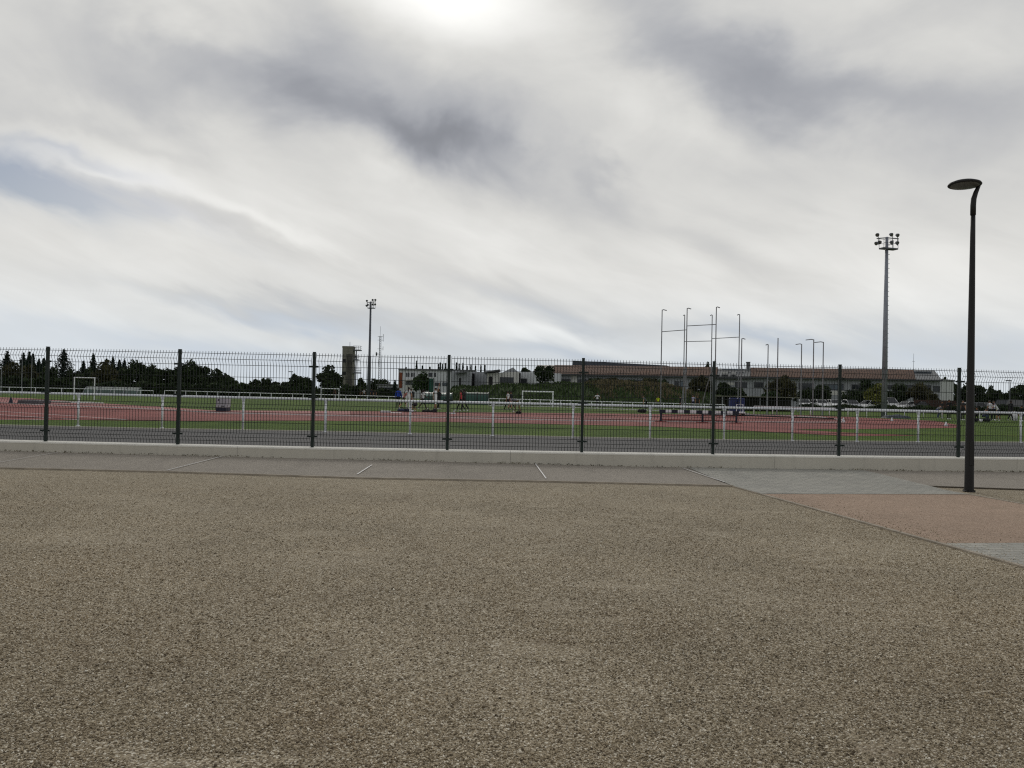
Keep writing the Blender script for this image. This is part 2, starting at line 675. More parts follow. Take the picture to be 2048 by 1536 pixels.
def strip_along(mb, pts, w, z0, z1):
    """a low bar of width w and height z0..z1 along ground points"""
    pts = [Vector((p[0], p[1], 0)) for p in pts]
    L, Rr = [], []
    for i, p in enumerate(pts):
        d = (pts[min(i + 1, len(pts) - 1)] - pts[max(i - 1, 0)]).normalized()
        nrm = Vector((-d.y, d.x, 0)) * (w / 2)
        L.append(p + nrm)
        Rr.append(p - nrm)
    vs, fs = [], []
    for i in range(len(pts)):
        vs += [(*L[i].xy, z0), (*L[i].xy, z1), (*Rr[i].xy, z1), (*Rr[i].xy, z0)]
    for i in range(len(pts) - 1):
        a, b = i * 4, i * 4 + 4
        for k in range(4):
            j = (k + 1) % 4
            fs.append((a + k, b + k, b + j, a + j))
    fs += [(0, 1, 2, 3), tuple(reversed([(len(pts) - 1) * 4 + k for k in range(4)]))]
    mb.add(vs, fs)


def dense(px_pts, step=40):
    out = []
    for a, b in zip(px_pts[:-1], px_pts[1:]):
        n = max(1, int(abs(b[0] - a[0]) / step))
        out += [(a[0] + (b[0] - a[0]) * i / n, a[1] + (b[1] - a[1]) * i / n) for i in range(n)]
    return out + [px_pts[-1]]


ORD = ['first', 'second', 'third', 'fourth', 'fifth', 'sixth', 'seventh', 'eighth', 'ninth', 'tenth', 'eleventh', 'twelfth', 'thirteenth',
       'fourteenth', 'fifteenth', 'sixteenth', 'seventeenth', 'eighteenth']

# ------------------------------------------------------------------ ground
M_grass = grass_mat('turf', srgb(56, 78, 26), srgb(88, 110, 38), dry=srgb(112, 118, 50), dry_lo=0.56)
M_asphalt = stony('asphalt', [srgb(70, 69, 69), srgb(88, 87, 86), srgb(101, 100, 98)], 90, 0.25, 0.4, 0.9, dist=0.003)
M_track = pmat('track_rubber', srgb(124, 66, 62), 0.9, 0.18, 0.3, 0.3, 60, c2=srgb(136, 78, 72), detail=6, spec=0.2)
M_gravel = stony('gravel', [srgb(94, 82, 65), srgb(138, 125, 102), srgb(161, 147, 121), srgb(182, 168, 142), srgb(229, 221, 201)], 135, 0.36, 0.65,
                 dirt=srgb(134, 119, 99), dist=0.012)
M_path = stony('path_fines', [srgb(128, 121, 110), srgb(154, 146, 134), srgb(174, 166, 153)], 110, 0.26, 0.6, dirt=srgb(146, 138, 126), dist=0.005)
M_terra = stony('terracotta_fines', [srgb(136, 114, 96), srgb(168, 145, 124), srgb(188, 165, 145)], 110, 0.32, 0.6, dirt=srgb(146, 129, 108), dist=0.005)
M_edge = pmat('edging_stone', srgb(158, 148, 132), 0.9, 0.2, 4, 0.4)
M_concrete = concrete_mat('wall_concrete', srgb(196, 191, 177))
M_white = pmat('white_paint', srgb(226, 228, 230), 0.45, 0.06, 3)
M_whitekerb = pmat('white_kerb_paint', srgb(206, 204, 200), 0.6, 0.1, 3)
M_green = pmat('dark_green_coating', srgb(16, 32, 27), 0.5, 0.15, 3)
M_wire = pmat('dark_green_wire', srgb(15, 23, 21), 0.5, 0.15, 3)
M_black = pmat('black_coating', srgb(24, 23, 22), 0.55, 0.2, 3)
M_galv = pmat('galvanised_steel', srgb(138, 142, 150), 0.5, 0.12, 2, metallic=0.3)
M_galvd = pmat('weathered_steel', srgb(96, 99, 104), 0.55, 0.12, 2, metallic=0.3)
M_pole = pmat('grey_pole_paint', srgb(132, 134, 138), 0.5, 0.12, 2)
M_dark = pmat('dark_rubber_and_shade', srgb(34, 33, 34), 0.8, 0.2, 3)
M_navy = pmat('navy_paint', srgb(28, 33, 52), 0.6, 0.15, 3)
M_blue = pmat('blue_vinyl', srgb(34, 46, 96), 0.55, 0.15, 2)
M_red = pmat('dark_red_paint', srgb(120, 40, 38), 0.6, 0.15, 3)

# open land that everything stands on, to the horizon
sheet('ground', [(-2500, -300), (2500, -300), (2500, 4500), (-2500, 4500)], 0.0, M_grass)


# fence line: a gentle curve; posts every 2.52 m
def fence_y(x):
    return 15.38 + 0.0057 * (x + 4.5) ** 2


WALL_T, WALL_H = 0.40, 0.31
x = -1.18
right_side, left_side = [], []
xx = x
while xx < 24:
    right_side.append((xx, fence_y(xx)))
    d = (fence_y(xx + .01) - fence_y(xx)) / .01
    xx += 2.515 / math.hypot(1, d)
xx = x
while xx > -22:
    d = (fence_y(xx + .01) - fence_y(xx)) / .01
    xx -= 2.50 / math.hypot(1, d)
    left_side.append((xx, fence_y(xx)))
fence_pts = left_side[::-1] + right_side

wall_line = [(x_, fence_y(x_)) for x_ in np.linspace(-24, 26, 60)]
# gravel square in front
sheet('gravel_ground', [(-40, -40), (40, -40), (40, 15.0), (-40, 15.0)], 0.004, M_gravel)
# footpath of compacted fines along the wall, its front edge a thin kerb
def path_z(x_, y_):
    zb = np.interp(x_, [-9.4, -3.5, -2.05, 2.55, 10.1], [.125, .112, .106, .063, .035])
    yf = 13.15 if x_ > -20 else 13.5
    yb = fence_y(max(-14, min(14, x_))) - WALL_T / 2
    return float(zb * min(1.0, max(0.0, (y_ - yf) / (yb - yf))))


def sloped(o):
    """lay a sheet on the cross fall"""
    import bmesh
    bm = bmesh.new()
    bm.from_mesh(o.data)
    for _ in range(4):
        bmesh.ops.subdivide_edges(bm, edges=[e for e in bm.edges if e.calc_length() > .8], cuts=1)
        bmesh.ops.triangulate(bm, faces=bm.faces[:])
    for v in bm.verts:
        v.co.z += path_z(v.co.x, v.co.y)
    bm.to_mesh(o.data)
    bm.free()
    return o


path_front = [(-40, 13.75)] + [tuple(gP(px, py).xy) for px, py in ((0, 938), (345, 946), (715, 958), (1095, 965), (1465, 974))]
path_back = [(x_, fence_y(x_) - 0.1) for x_ in np.linspace(3.4, -24, 30)]
path_end = (3.30, fence_y(3.3) - 0.1)
sloped(sheet('footpath', path_front + [path_end] + path_back + [(-40, 22)], 0.016, M_path))
mb = MB()
strip_along(mb, path_front, 0.06, -0.03, 0.030)
tag(mb.build('path_kerb', M_edge), kind='structure')
# right hand cross path: paver band, terracotta band, paver band
ax = Vector((-0.150, 1.0)).normalized()         # runs towards the wall
nx = Vector((ax.y, -ax.x))
cl = gP(1465, 974).xy                            # left edge passes here
W = 3.28


def cp(t, s):
    """t metres towards the camera from the corner, s metres to the right"""
    return cl - ax * t + nx * s


PANG = math.atan2(nx.y, nx.x)
M_paver = paver_mat('grey_paver', srgb(166, 163, 152), srgb(150, 148, 139), -PANG)
def sh4(name, t0, t1, m, z):
    return sheet(name, [cp(t0, 0), cp(t0, W), cp(t1, W), cp(t1, 0)], z, m)


sloped(sheet('paved_crossing', [cp(1.02, 0), cp(1.02, W), (6.75, 16.0), (3.30, fence_y(3.3) - .1), tuple(cl)], 0.022, M_paver))
sh4('terracotta_path', 4.95, 1.02, M_terra, 0.018)
sh4('paved_band', 6.6, 4.95, M_paver, 0.020)
sh4('terracotta_path_near', 14.0, 6.6, M_terra, 0.018)
sloped(sheet('footpath_right', [cp(-0.1, W + .05), (9.2, 13.25), (24, 14.1), (24, 20), (6.75, 16.0)], 0.016, M_path))
mb = MB()
strip_along(mb, [cp(14, 0), cp(0.0, 0)], 0.05, -0.02, 0.0205)
strip_along(mb, [cp(14, W + .03), cp(-0.1, W + .03)], 0.05, -0.02, 0.024)
tag(mb.build('path_edging', M_edge), kind='structure')
mb = MB()
strip_along(mb, [cp(-.1, W + .05), (9.2, 13.25), (24, 14.1)], 0.06, -0.03, 0.026)
tag(mb.build('path_kerb_right', pmat('dark_edging', srgb(84, 76, 64), .9, .3, 5)), kind='structure')
# light joint strips across the footpath
mb = MB()
for j0, j1, y1 in ((-14.7, -14.4, 15.5), (-11.65, -11.3, 15.4), (-8.6, -8.25, 15.2), (-5.52, -5.24, 15.1), (-2.46, -2.41, 14.45), (.58, .46, 15.25), (3.47, 3.17, 15.3)):
    for q in range(6):
        fa, fb = q / 6, (q + 1) / 6
        ya, yb_ = 13.35 + (y1 - 13.35) * fa, 13.35 + (y1 - 13.35) * fb
        xa_, xb_ = j0 + (j1 - j0) * fa, j0 + (j1 - j0) * fb
        w_ = .013 if j0 < -6 else .022
        vs = []
        for X_, Y_ in ((xa_, ya), (xb_, yb_)):
            vs += [(X_ - w_ / 2, Y_, path_z(X_, Y_) + .031), (X_ + w_ / 2, Y_, path_z(X_, Y_) + .031)]
        mb.add(vs, [(0, 1, 3, 2)])
tag(mb.build('path_joints', M_whitekerb), kind='structure')

# asphalt lane behind the fence
lane_back = [(-60, 27.2)] + [tuple(gP(px, py).xy) for px, py in ((0, 851), (165, 855), (330, 858.5), (640, 863.5), (985, 871.5), (1180, 876), (1440, 880.5), (1720, 883.5), (1850, 884.5), (2048, 885.5))] + [(40, 33), (60, 36)]
sheet('asphalt_lane', [(-60, 15.6)] + [(x_, fence_y(x_)) for x_ in np.linspace(-24, 26, 30)] + [(60, 25)] + lane_back[::-1], 0.008, M_asphalt)
mb = MB()
strip_along(mb, lane_back, 0.08, -0.02, 0.035)
tag(mb.build('lane_kerb', M_concrete), kind='structure')

# running track
near = [(-60, 838.5), (0, 840), (156, 840.2), (300, 842), (430, 842), (640, 841.5), (900, 844.5), (1140, 849.5), (1320, 853.5), (1440, 859), (1560, 865.5), (1700, 872.5), (1835, 871.6),
        (1700, 866), (1620, 861.5), (1590, 859.3), (1640, 858.6), (1700, 858.6), (1800, 857.6), (1911, 856), (1924, 852)]
far = [(1870, 842), (1800, 838.8), (1700, 834.2), (1600, 831), (1500, 828.6), (1400, 829), (1320, 828.5), (1140, 826.5), (900, 824.5), (640, 822), (425, 821),
       (358, 816.5), (330, 814.5), (200, 806.7), (60, 797), (0, 794.7), (-60, 791.5)]
sheet('running_track', [gP(*p) for p in dense(near)] + [gP(*p) for p in dense(far)], 0.012, M_track)
apron = [(-60, 791.5), (0, 794.9), (60, 797.2), (200, 806.9), (330, 814.7), (358, 816.7), (425, 821.2), (640, 822.2), (700, 823.0)]
apron_lo = [(700, 832.6), (640, 831.6), (425, 826.1), (330, 820.3), (250, 816.8), (100, 810.8), (0, 806.3), (-60, 803)]
sheet('jump_runway', [gP(*p) for p in dense(apron, 60)] + [gP(*p) for p in dense(apron_lo, 60)], 0.016,
      pmat('runway_rubber', srgb(158, 106, 102), .9, .12, .4, .2, 60, spec=.2))
mb = MB()
inner = [(-40, 804.5), (0, 806.5), (100, 811), (250, 817), (330, 820.5), (425, 826.3), (640, 831.8), (900, 836.8), (1140, 842), (1300, 843.6), (1440, 844.8), (1690, 845.4)]
strip_along(mb, [gP(*p) for p in dense(inner, 60)], 0.06, 0.0, 0.06)
tag(mb.build('track_kerb', M_whitekerb), kind='structure')
mb = MB()
for ln in ([(-40, 828), (0, 830), (156, 840)], [(-40, 821), (0, 823.2), (156, 833), (260, 840.5)], [(-40, 836), (0, 839.4), (90, 840.2)],
           [(425, 824.3), (640, 828), (900, 832.5), (1140, 836.5), (1320, 838)]):
    strip_along(mb, [gP(*p) for p in dense(ln, 40)], 0.09, 0.004, 0.016)
tag(mb.build('track_lane_lines', M_whitekerb), kind='structure')
mb = MB()
strip_along(mb, [gP(*p) for p in dense([(978, 811.5), (1108, 814), (1320, 822), (1455, 827.5), (1500, 828.2)], 30)], 0.12, 0.0, 0.07)
tag(mb.build('infield_kerb', M_whitekerb), kind='structure')
mb = MB()
strip_along(mb, [gP(*p) for p in dense([(1400, 829), (1430, 831), (1500, 832.5), (1560, 835), (1620, 837), (1668, 838.4)], 20)], 0.3, 0.0, 0.10)
tag(mb.build('shaded_side_strip', M_dark), kind='structure')  # dark strip painting the shaded side of a raised landing area
mb = MB()
strip_along(mb, [gP(*p) for p in dense([(1600, 832.5), (1640, 834.5), (1688, 841.0)], 20)], 0.10, 0.0, 0.05)
strip_along(mb, [gP(*p) for p in dense([(1488, 830), (1560, 831.0), (1640, 836)], 20)], 0.10, 0.0, 0.05)
tag(mb.build('throwing_sector_lines', M_whitekerb), kind='structure')

# loose stones lying on the gravel close by: far too many to count
def gravel_stones():
    # the eye picks out single stones near by; towards the path they merge, so they thin out evenly
    edges = np.linspace(2.75, 13.1, 60)
    pts = []
    for y0, y1 in zip(edges[:-1], edges[1:]):
        ym = (y0 + y1) / 2
        n = int(13500 * (3.2 / ym) ** 1.6 * 0.5 * (y1 * y1 - y0 * y0) * 1.42 * min(1, (13.1 - ym) / 3))
        yy = np.sqrt(rng.uniform(y0 * y0, y1 * y1, n))
        pts.append(np.stack([rng.uniform(-0.71, 0.71, n) * yy, yy], 1))
    p = np.concatenate(pts)
    # keep off the cross path
    rel = p - np.array(cl)
    s = rel @ np.array(nx)
    p = p[(s < -0.02) | ((s < 3.4) & (rng.uniform(0, 1, len(p)) < np.clip(0.7 * np.exp(-np.maximum(s, 0) / .35) + .25 * np.exp(-np.maximum(3.3 - s, 0) / .3), .02, 1))) | (s > 3.4)]
    # stones lie in loose drifts, thinner elsewhere
    g = np.sin(p[:, 0] * 1.9 + np.sin(p[:, 1] * 1.3) * 1.7) + np.sin(p[:, 1] * 2.7 + p[:, 0] * 0.8) + rng.normal(0, 1.1, len(p))
    p = p[g > -1.7]
    # worn bare spots
    keep = np.ones(len(p), bool)
    for k in range(26):
        y0 = rng.uniform(3.0, 11.5)
        x0, ra, rb, an = rng.uniform(-.6, .6) * y0, rng.uniform(.10, .5), rng.uniform(.05, .16), rng.uniform(-.5, .5)
        d = p - [x0, y0]
        u, v = d[:, 0] * math.cos(an) + d[:, 1] * math.sin(an), d[:, 1] * math.cos(an) - d[:, 0] * math.sin(an)
        keep &= ~((np.hypot(u / ra, v / rb) + rng.normal(0, .25, len(p)) < 1) & (rng.uniform(0, 1, len(p)) < .85))
    p = p[keep]
    n = len(p)
    base = np.array([(1, 0, 0), (-1, 0, 0), (0, 1, 0), (0, -1, 0), (0, 0, 1), (0, 0, -1)], float)
    size = np.clip(rng.lognormal(math.log(0.0034), 0.34, n), 0.0015, 0.009)
    vs = base[None] * (size[:, None, None] * rng.uniform(0.65, 1.25, (n, 6, 1)))
    vs += rng.normal(0, 0.22, (n, 6, 3)) * size[:, None, None]
    # random turn
    q = rng.normal(size=(n, 4))
    q /= np.linalg.norm(q, axis=1)[:, None]
    w_, x_, y_, z_ = q.T
    rot = np.stack([1 - 2 * (y_**2 + z_**2), 2 * (x_*y_ - z_*w_), 2 * (x_*z_ + y_*w_), 2 * (x_*y_ + z_*w_), 1 - 2 * (x_**2 + z_**2), 2 * (y_*z_ - x_*w_),
                    2 * (x_*z_ - y_*w_), 2 * (y_*z_ + x_*w_), 1 - 2 * (x_**2 + y_**2)], 1).reshape(n, 3, 3)
    vs = np.einsum('nij,nkj->nki', rot, vs)
    vs[:, :, 2] *= 0.8
    vs[:, :, :2] += p[:, None, :]
    srel = (p - np.array(cl)) @ np.array(nx)
    vs[:, :, 2] += (np.where((srel > -.02) & (srel < 3.35), 0.018, 0.004) + size * 0.45)[:, None]
    tri = np.array([(0, 2, 4), (2, 1, 4), (1, 3, 4), (3, 0, 4), (2, 0, 5), (1, 2, 5), (3, 1, 5), (0, 3, 5)])
    faces = (tri[None] + (np.arange(n) * 6)[:, None, None]).reshape(-1, 3)
    m = bpy.data.materials.new('loose_stone')
    m.use_nodes = True
    nt = m.node_tree
    b = nt.nodes['Principled BSDF']
    at = nt.nodes.new('ShaderNodeAttribute')
    at.attribute_name = 'shade'
    rp = nt.nodes.new('ShaderNodeValToRGB')
    els = rp.color_ramp.elements
    cols = [srgb(86, 75, 59), srgb(140, 127, 103), srgb(166, 152, 126), srgb(191, 178, 152), srgb(245, 239, 222)]
    while len(els) < len(cols):
        els.new(0.5)
    for i, c_ in enumerate(cols):
        els[i].position = (0, .28, .58, .84, 1)[i]
        els[i].color = (*c_, 1)
    nt.links.new(at.outputs['Fac'], rp.inputs[0])
    geo = nt.nodes.new('ShaderNodeNewGeometry')
    pp = geo.outputs['Position']
    tone = (noise(nt, pp, 0.42, 4, 0.6, 0.4) - .5) * .62 + (noise(nt, pp, 1.7, 5, .65, .8) - .5) * .5 + 1.0
    warm = noise(nt, pp, .55, 3, .6, .5).smooth(.4, .65)
    tc_ = mixc(nt, 1.0, rp.outputs[0], combine(nt, tone, tone, tone), 'MULTIPLY')
    tc_ = mixc(nt, warm, tc_, mixc(nt, 1.0, tc_, (.99, .95, .91), 'MULTIPLY'))
    nt.links.new(tc_, b.inputs['Base Color'])
    b.inputs['Roughness'].default_value = 0.85
    b.inputs['Specular IOR Level'].default_value = 0.3
    o = big_mesh('gravel', vs.reshape(-1, 3), faces, m)
    a = o.data.attributes.new('shade', 'FLOAT', 'FACE')
    a.data.foreach_set('value', np.repeat(rng.uniform(0, 1, n), 8).astype(np.float32))
    tag(o, 'loose beige and brown stones strewn over the gravel square', 'gravel', kind='stuff')


gravel_stones()

# ------------------------------------------------------------------ low wall and welded mesh fence
mb = MB()
vs, fs = [], []
for x_, y_ in wall_line:
    h = WALL_T / 2
    vs += [(x_, y_ - h, -0.05), (x_, y_ - h, WALL_H - .012), (x_, y_ - h + .012, WALL_H), (x_, y_ + h - .012, WALL_H), (x_, y_ + h, WALL_H - .012), (x_, y_ + h, -0.05)]
for i in range(len(wall_line) - 1):
    a, b = i * 6, i * 6 + 6
    fs += [(a + k, b + k, b + k + 1, a + k + 1) for k in range(5)]
fs += [tuple(range(5, -1, -1)), tuple((len(wall_line) - 1) * 6 + k for k in range(6))]
mb.add(vs, fs)
low_wall = tag(mb.build('low_wall', M_concrete), 'long low pale concrete wall carrying the green mesh fence', 'wall')
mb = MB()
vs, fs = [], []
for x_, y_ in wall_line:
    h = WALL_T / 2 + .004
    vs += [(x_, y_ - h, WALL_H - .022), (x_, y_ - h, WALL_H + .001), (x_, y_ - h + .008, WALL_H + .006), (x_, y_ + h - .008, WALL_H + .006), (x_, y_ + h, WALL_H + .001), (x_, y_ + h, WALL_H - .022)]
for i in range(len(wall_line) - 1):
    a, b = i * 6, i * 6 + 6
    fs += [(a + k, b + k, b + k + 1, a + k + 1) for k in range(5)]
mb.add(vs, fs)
mb.build('skylit_top_strip', concrete_mat('skylit_top_paint', srgb(226, 223, 212)), low_wall)  # added strip; its paler colour paints sky light onto the wall top

fence = thing('mesh_fence', 'dark green welded mesh fence with square posts on the low concrete wall', 'fence', (fence_pts[0][0], fence_pts[0][1], WALL_H))


def panel_mesh():
    L, n = 2.42, 45
    # height above wall, forward bulge
    prof = [(0.03, 0), (0.05, 0), (0.13, .0), (0.18, -.045), (0.23, 0), (0.64, 0), (0.69, -.045), (0.74, 0), (0.845, 0)]
    prof = [(0.025, 0), (0.09, 0), (0.165, -.055), (0.24, 0), (0.63, 0), (0.705, -.055), (0.78, 0), (1.50, 0), (1.605, -.055), (1.71, 0), (1.75, 0)]
    hz = [(0.05, 0), (0.09, 0), (0.165, -.055), (0.24, 0), (0.44, 0), (0.63, 0), (0.705, -.055), (0.78, 0), (1.05, 0), (1.28, 0), (1.50, 0), (1.605, -.055), (1.71, 0)]
    hz = hz[1:]
    p = MB()
    for i in range(n):
        x_ = (i / (n - 1) - 0.5) * L
        p.tube([(x_, y_, z_) for z_, y_ in prof], 0.0042, 4, caps=False)
    for z_, y_ in hz:
        p.tube([(-L / 2, y_ + .006, z_), (L / 2, y_ + .006, z_)], 0.0044, 4, caps=False)
    return p


first_panel = None
base0 = Vector((fence_pts[0][0], fence_pts[0][1], WALL_H))
post0 = None
for i, (x_, y_) in enumerate(fence_pts):
    if i < len(fence_pts) - 1:
        x2, y2 = fence_pts[i + 1]
        mid = Vector(((x_ + x2) / 2, (y_ + y2) / 2, WALL_H)) - base0
        a = math.atan2(y2 - y_, x2 - x_)
        if first_panel is None:
            first_panel = panel_mesh().build('mesh_panel', M_wire, fence)
            o = first_panel
        else:
            o = first_panel.copy()
            col.objects.link(o)
            o.parent = fence
        o.location = mid
        o.rotation_euler = (0, 0, a)
    loc = Vector((x_, y_, WALL_H)) - base0
    if post0 is None:
        p = MB()
        p.box(-.026, .026, -.026, .026, 0, 1.765, bev=.004)
        p.box(-.028, .028, -.028, .028, 1.765, 1.775)
        post0 = p.build('post', M_green, fence)
        po = post0
    else:
        po = post0.copy()
        col.objects.link(po)
        po.parent = fence
    po.location = loc
    for z_ in (0.21, 0.93, 1.50):
        if z_ == 0.21 and i == 0:
            c = MB()
            c.box(-.09, .09, -.044, -.0305, -.017, .017)
            c.tube([(-.062, -.056, 0), (-.062, -.044, 0)], .012, 6)
            c.tube([(.062, -.056, 0), (.062, -.044, 0)], .012, 6)
            br0 = c.build('bracket', M_green, po)
            br = br0
        else:
            br = br0.copy()
            col.objects.link(br)
            br.parent = po
        br.location = (0, 0, z_)

def wall_weeds():
    n = 3600
    x_ = rng.uniform(-22, 22, n)
    keep = (np.sin(x_ * 2.1) + np.sin(x_ * .73 + 1) + rng.normal(0, 1, n)) > .1
    x_ = x_[keep]
    n = len(x_)
    y_ = 15.38 + 0.0057 * (x_ + 4.5) ** 2 - WALL_T / 2 - np.abs(rng.normal(0, .03, n)) - .01
    z_ = np.array([path_z(a, b) for a, b in zip(x_, y_)]) + .012
    c = np.stack([x_, y_, z_], 1)
    c[:, 2] += rng.uniform(0, .03, n)
    v = leaf_quads(c, np.full(n, .012))
    tag(big_mesh('weeds', v, np.arange(n * 4).reshape(-1, 4), leaf_mat('weed_leaves', srgb(74, 70, 54), srgb(116, 108, 84))), 'thin line of dry weeds and dirt at the foot of the wall', 'weeds', kind='stuff')


def leaf_quads(c, s, flat=0.0):
    n = len(c)
    u = rng.normal(size=(n, 3))
    u[:, 2] *= (1 - flat)
    u /= np.linalg.norm(u, axis=1)[:, None]
    w = rng.normal(size=(n, 3))
    w[:, 2] *= (1 - flat)
    w -= (w * u).sum(1)[:, None] * u
    w /= np.linalg.norm(w, axis=1)[:, None] + 1e-9
    s = (s * rng.uniform(.5, 1.4, n))[:, None]
    v = np.stack([c - u * s - w * s * .4, c + u * s * .3 - w * s * .6, c + u * s + w * s * .3, c - u * s * .2 + w * s * .7], 1)
    return v.reshape(-1, 3)


wall_weeds()
# ------------------------------------------------------------------ white railings
def railing(name, label, top_px, Y_or_base, step_m, r_top, r_post, height=None, posts=None, mat=M_white, group=None, n=8):
    """top_px: pixels of the rail; Y_or_base: depth; posts every step_m or at given world x"""
    pts = [pY(px, py, Y_or_base) for px, py in top_px] if not isinstance(Y_or_base, list) else Y_or_base
    t = thing(name, label, 'railing', (pts[0].x, pts[0].y, 0), group=group)
    o0 = Vector((pts[0].x, pts[0].y, 0))
    m = MB()
    m.tube([p - o0 for p in pts], r_top, n)
    m.build('rail', mat, t, smooth=True)
    # posts
    d, acc, first = 0.0, 0.0, None
    total = sum((b - a).length for a, b in zip(pts[:-1], pts[1:]))
    k = max(1, round(total / step_m))
    for i in range(k + 1):
        want = total * i / k
        run = 0.0
        for a, b in zip(pts[:-1], pts[1:]):
            L = (b - a).length
            if run + L >= want - 1e-6:
                q = a.lerp(b, (want - run) / L)
                break
            run += L
        m = MB()
        m.tube([(0, 0, -.03), (0, 0, q.z - r_top * .6)], r_post, n)
        m.tube([(0, 0, q.z - r_top * 2.6), (0, 0, q.z - r_top * .7)], [r_post, r_post * 1.5], n)
        po = m.build('post', mat, t, smooth=True)
        po.location = (q.x - o0.x, q.y - o0.y, 0)
    return t


bases = [(-10, 848), (157, 852.5), (318, 857.5), (485, 861), (652, 864.5), (820, 868.5), (985, 872), (1145, 874.8), (1300, 878), (1448, 880.3), (1588, 882.7), (1717, 884.0), (1834, 884.4), (1937, 884.8), (2037, 885.2), (2130, 886)]
bp = [gP(*b) for b in bases]
bx, by = np.array([p.x for p in bp]), np.array([p.y for p in bp])
cf = np.polyfit(bx, by, 3)
rail_pts = [Vector((x_, float(np.polyval(cf, x_)), 1.07)) for x_ in np.linspace(bx[0] - 6, bx[-1] + 1, 60)]
t = thing('track_railing', 'white tubular spectator railing with thick top rail along the asphalt lane', 'railing', (rail_pts[0].x, rail_pts[0].y, 0))
o0 = Vector((rail_pts[0].x, rail_pts[0].y, 0))
m = MB()
m.tube([p - o0 for p in rail_pts], .040, 12)
m.build('rail', M_white, t, smooth=True)
p0 = None
for x_ in [bx[0] - 5.4, bx[0] - 2.7] + list(bx):
    y_ = float(np.polyval(cf, x_))
    if p0 is None:
        m = MB()
        m.tube([(0, 0, -.03), (0, 0, 1.04)], .036, 12)
        m.tube([(0, 0, 0.93), (0, 0, 1.035)], [.036, .065], 12, caps=False)
        m.lathe([(.075, 0), (.075, .015), (.04, .03)], 12)
        po = p0 = m.build('post', M_white, t, smooth=True)
    else:
        po = p0.copy()
        col.objects.link(po)
        po.parent = t
    po.location = (x_ - o0.x, y_ - o0.y, 0)

G = 'white railings round the far side of the field'
railing('far_railing', 'thin white railing under the tall dark conifers on the left', [(-60, 772), (0, 774), (152, 777.3), (307, 781.6)], 88, 1.4, .035, .03, group=G)
railing('far_railing', 'long white railing before the dark bushes, left of the lone concrete tower', [(329, 781), (480, 785.2), (620, 788.6), (820, 794)], 100, 1.27, .04, .03, group=G)
railing('far_railing', 'white railing crossing behind the larger goal at the foot of the grass bank', [(978, 797), (1180, 802.7), (1424, 809), (1450, 809.6)], 85, 1.06, .04, .03, group=G)
railing('far_railing', 'low white railing in front of the parked cars and dark hedge', [(1508, 812.5), (1720, 817.6), (1907, 822.2), (2110, 827)], 69, 1.6, .035, .03, group=G)

# ------------------------------------------------------------------ street lamp beside the path
lb = gP(1938, 984)
lamp = thing('street_lamp', 'tall black street lamp with flat oval head beside the terracotta path', 'street lamp', (lb.x, lb.y, 0))
m = MB()
m.lathe([(.068, -.02), (.068, .02), (.065, .5), (.056, 1.6), (.046, 3.0), (.037, 4.02), (.034, 4.34)], 24)
m.build('pole', M_black, lamp, smooth=True)
m = MB()
m.tube([(0, 0, 3.86 + .48), (0, 0, 4.50), (.008, 0, 4.60), (.035, 0, 4.69), (.065, 0, 4.76), (.085, 0, 4.81)], [.041, .041, .040, .035, .030, .027], 16)
m.build('bracket', M_black, lamp, smooth=True)
m = MB()
m.box(-.034, .034, -.078, -.060, .42, .80, bev=.006)
m.build('access_hatch', M_black, lamp)
m = MB()
m.lathe([(.092, .012), (.092, .020), (.074, .026)], 24)
for k in range(4):
    m.lathe([(.012, .018), (.012, .034), (.006, .036)], 8, M=Matrix.Translation((.082 * math.cos(k * math.pi / 2 + .7), .082 * math.sin(k * math.pi / 2 + .7), 0)))
m.build('base_plate', M_black, lamp)
M_lens = pmat('lamp_lens', srgb(92, 94, 90), 0.35, 0.1, 4)
hm = Matrix.Translation((-.138, 0, 4.80)) @ Matrix.Rotation(R(1.2), 4, 'Y') @ Matrix.Rotation(R(-3), 4, 'X')
m = MB()
m.lathe([(.226, 0.0), (.240, .006), (.243, .016), (.23, .036), (.17, .062), (.09, .076), (.01, .080)], 40, M=hm)
hd = m.build('head', M_black, lamp, smooth=True)
m = MB()
m.lathe([(.01, -.032), (.10, -.026), (.18, -.011), (.220, .0035)], 40, M=hm)
m.build('lens', M_lens, hd, smooth=True)

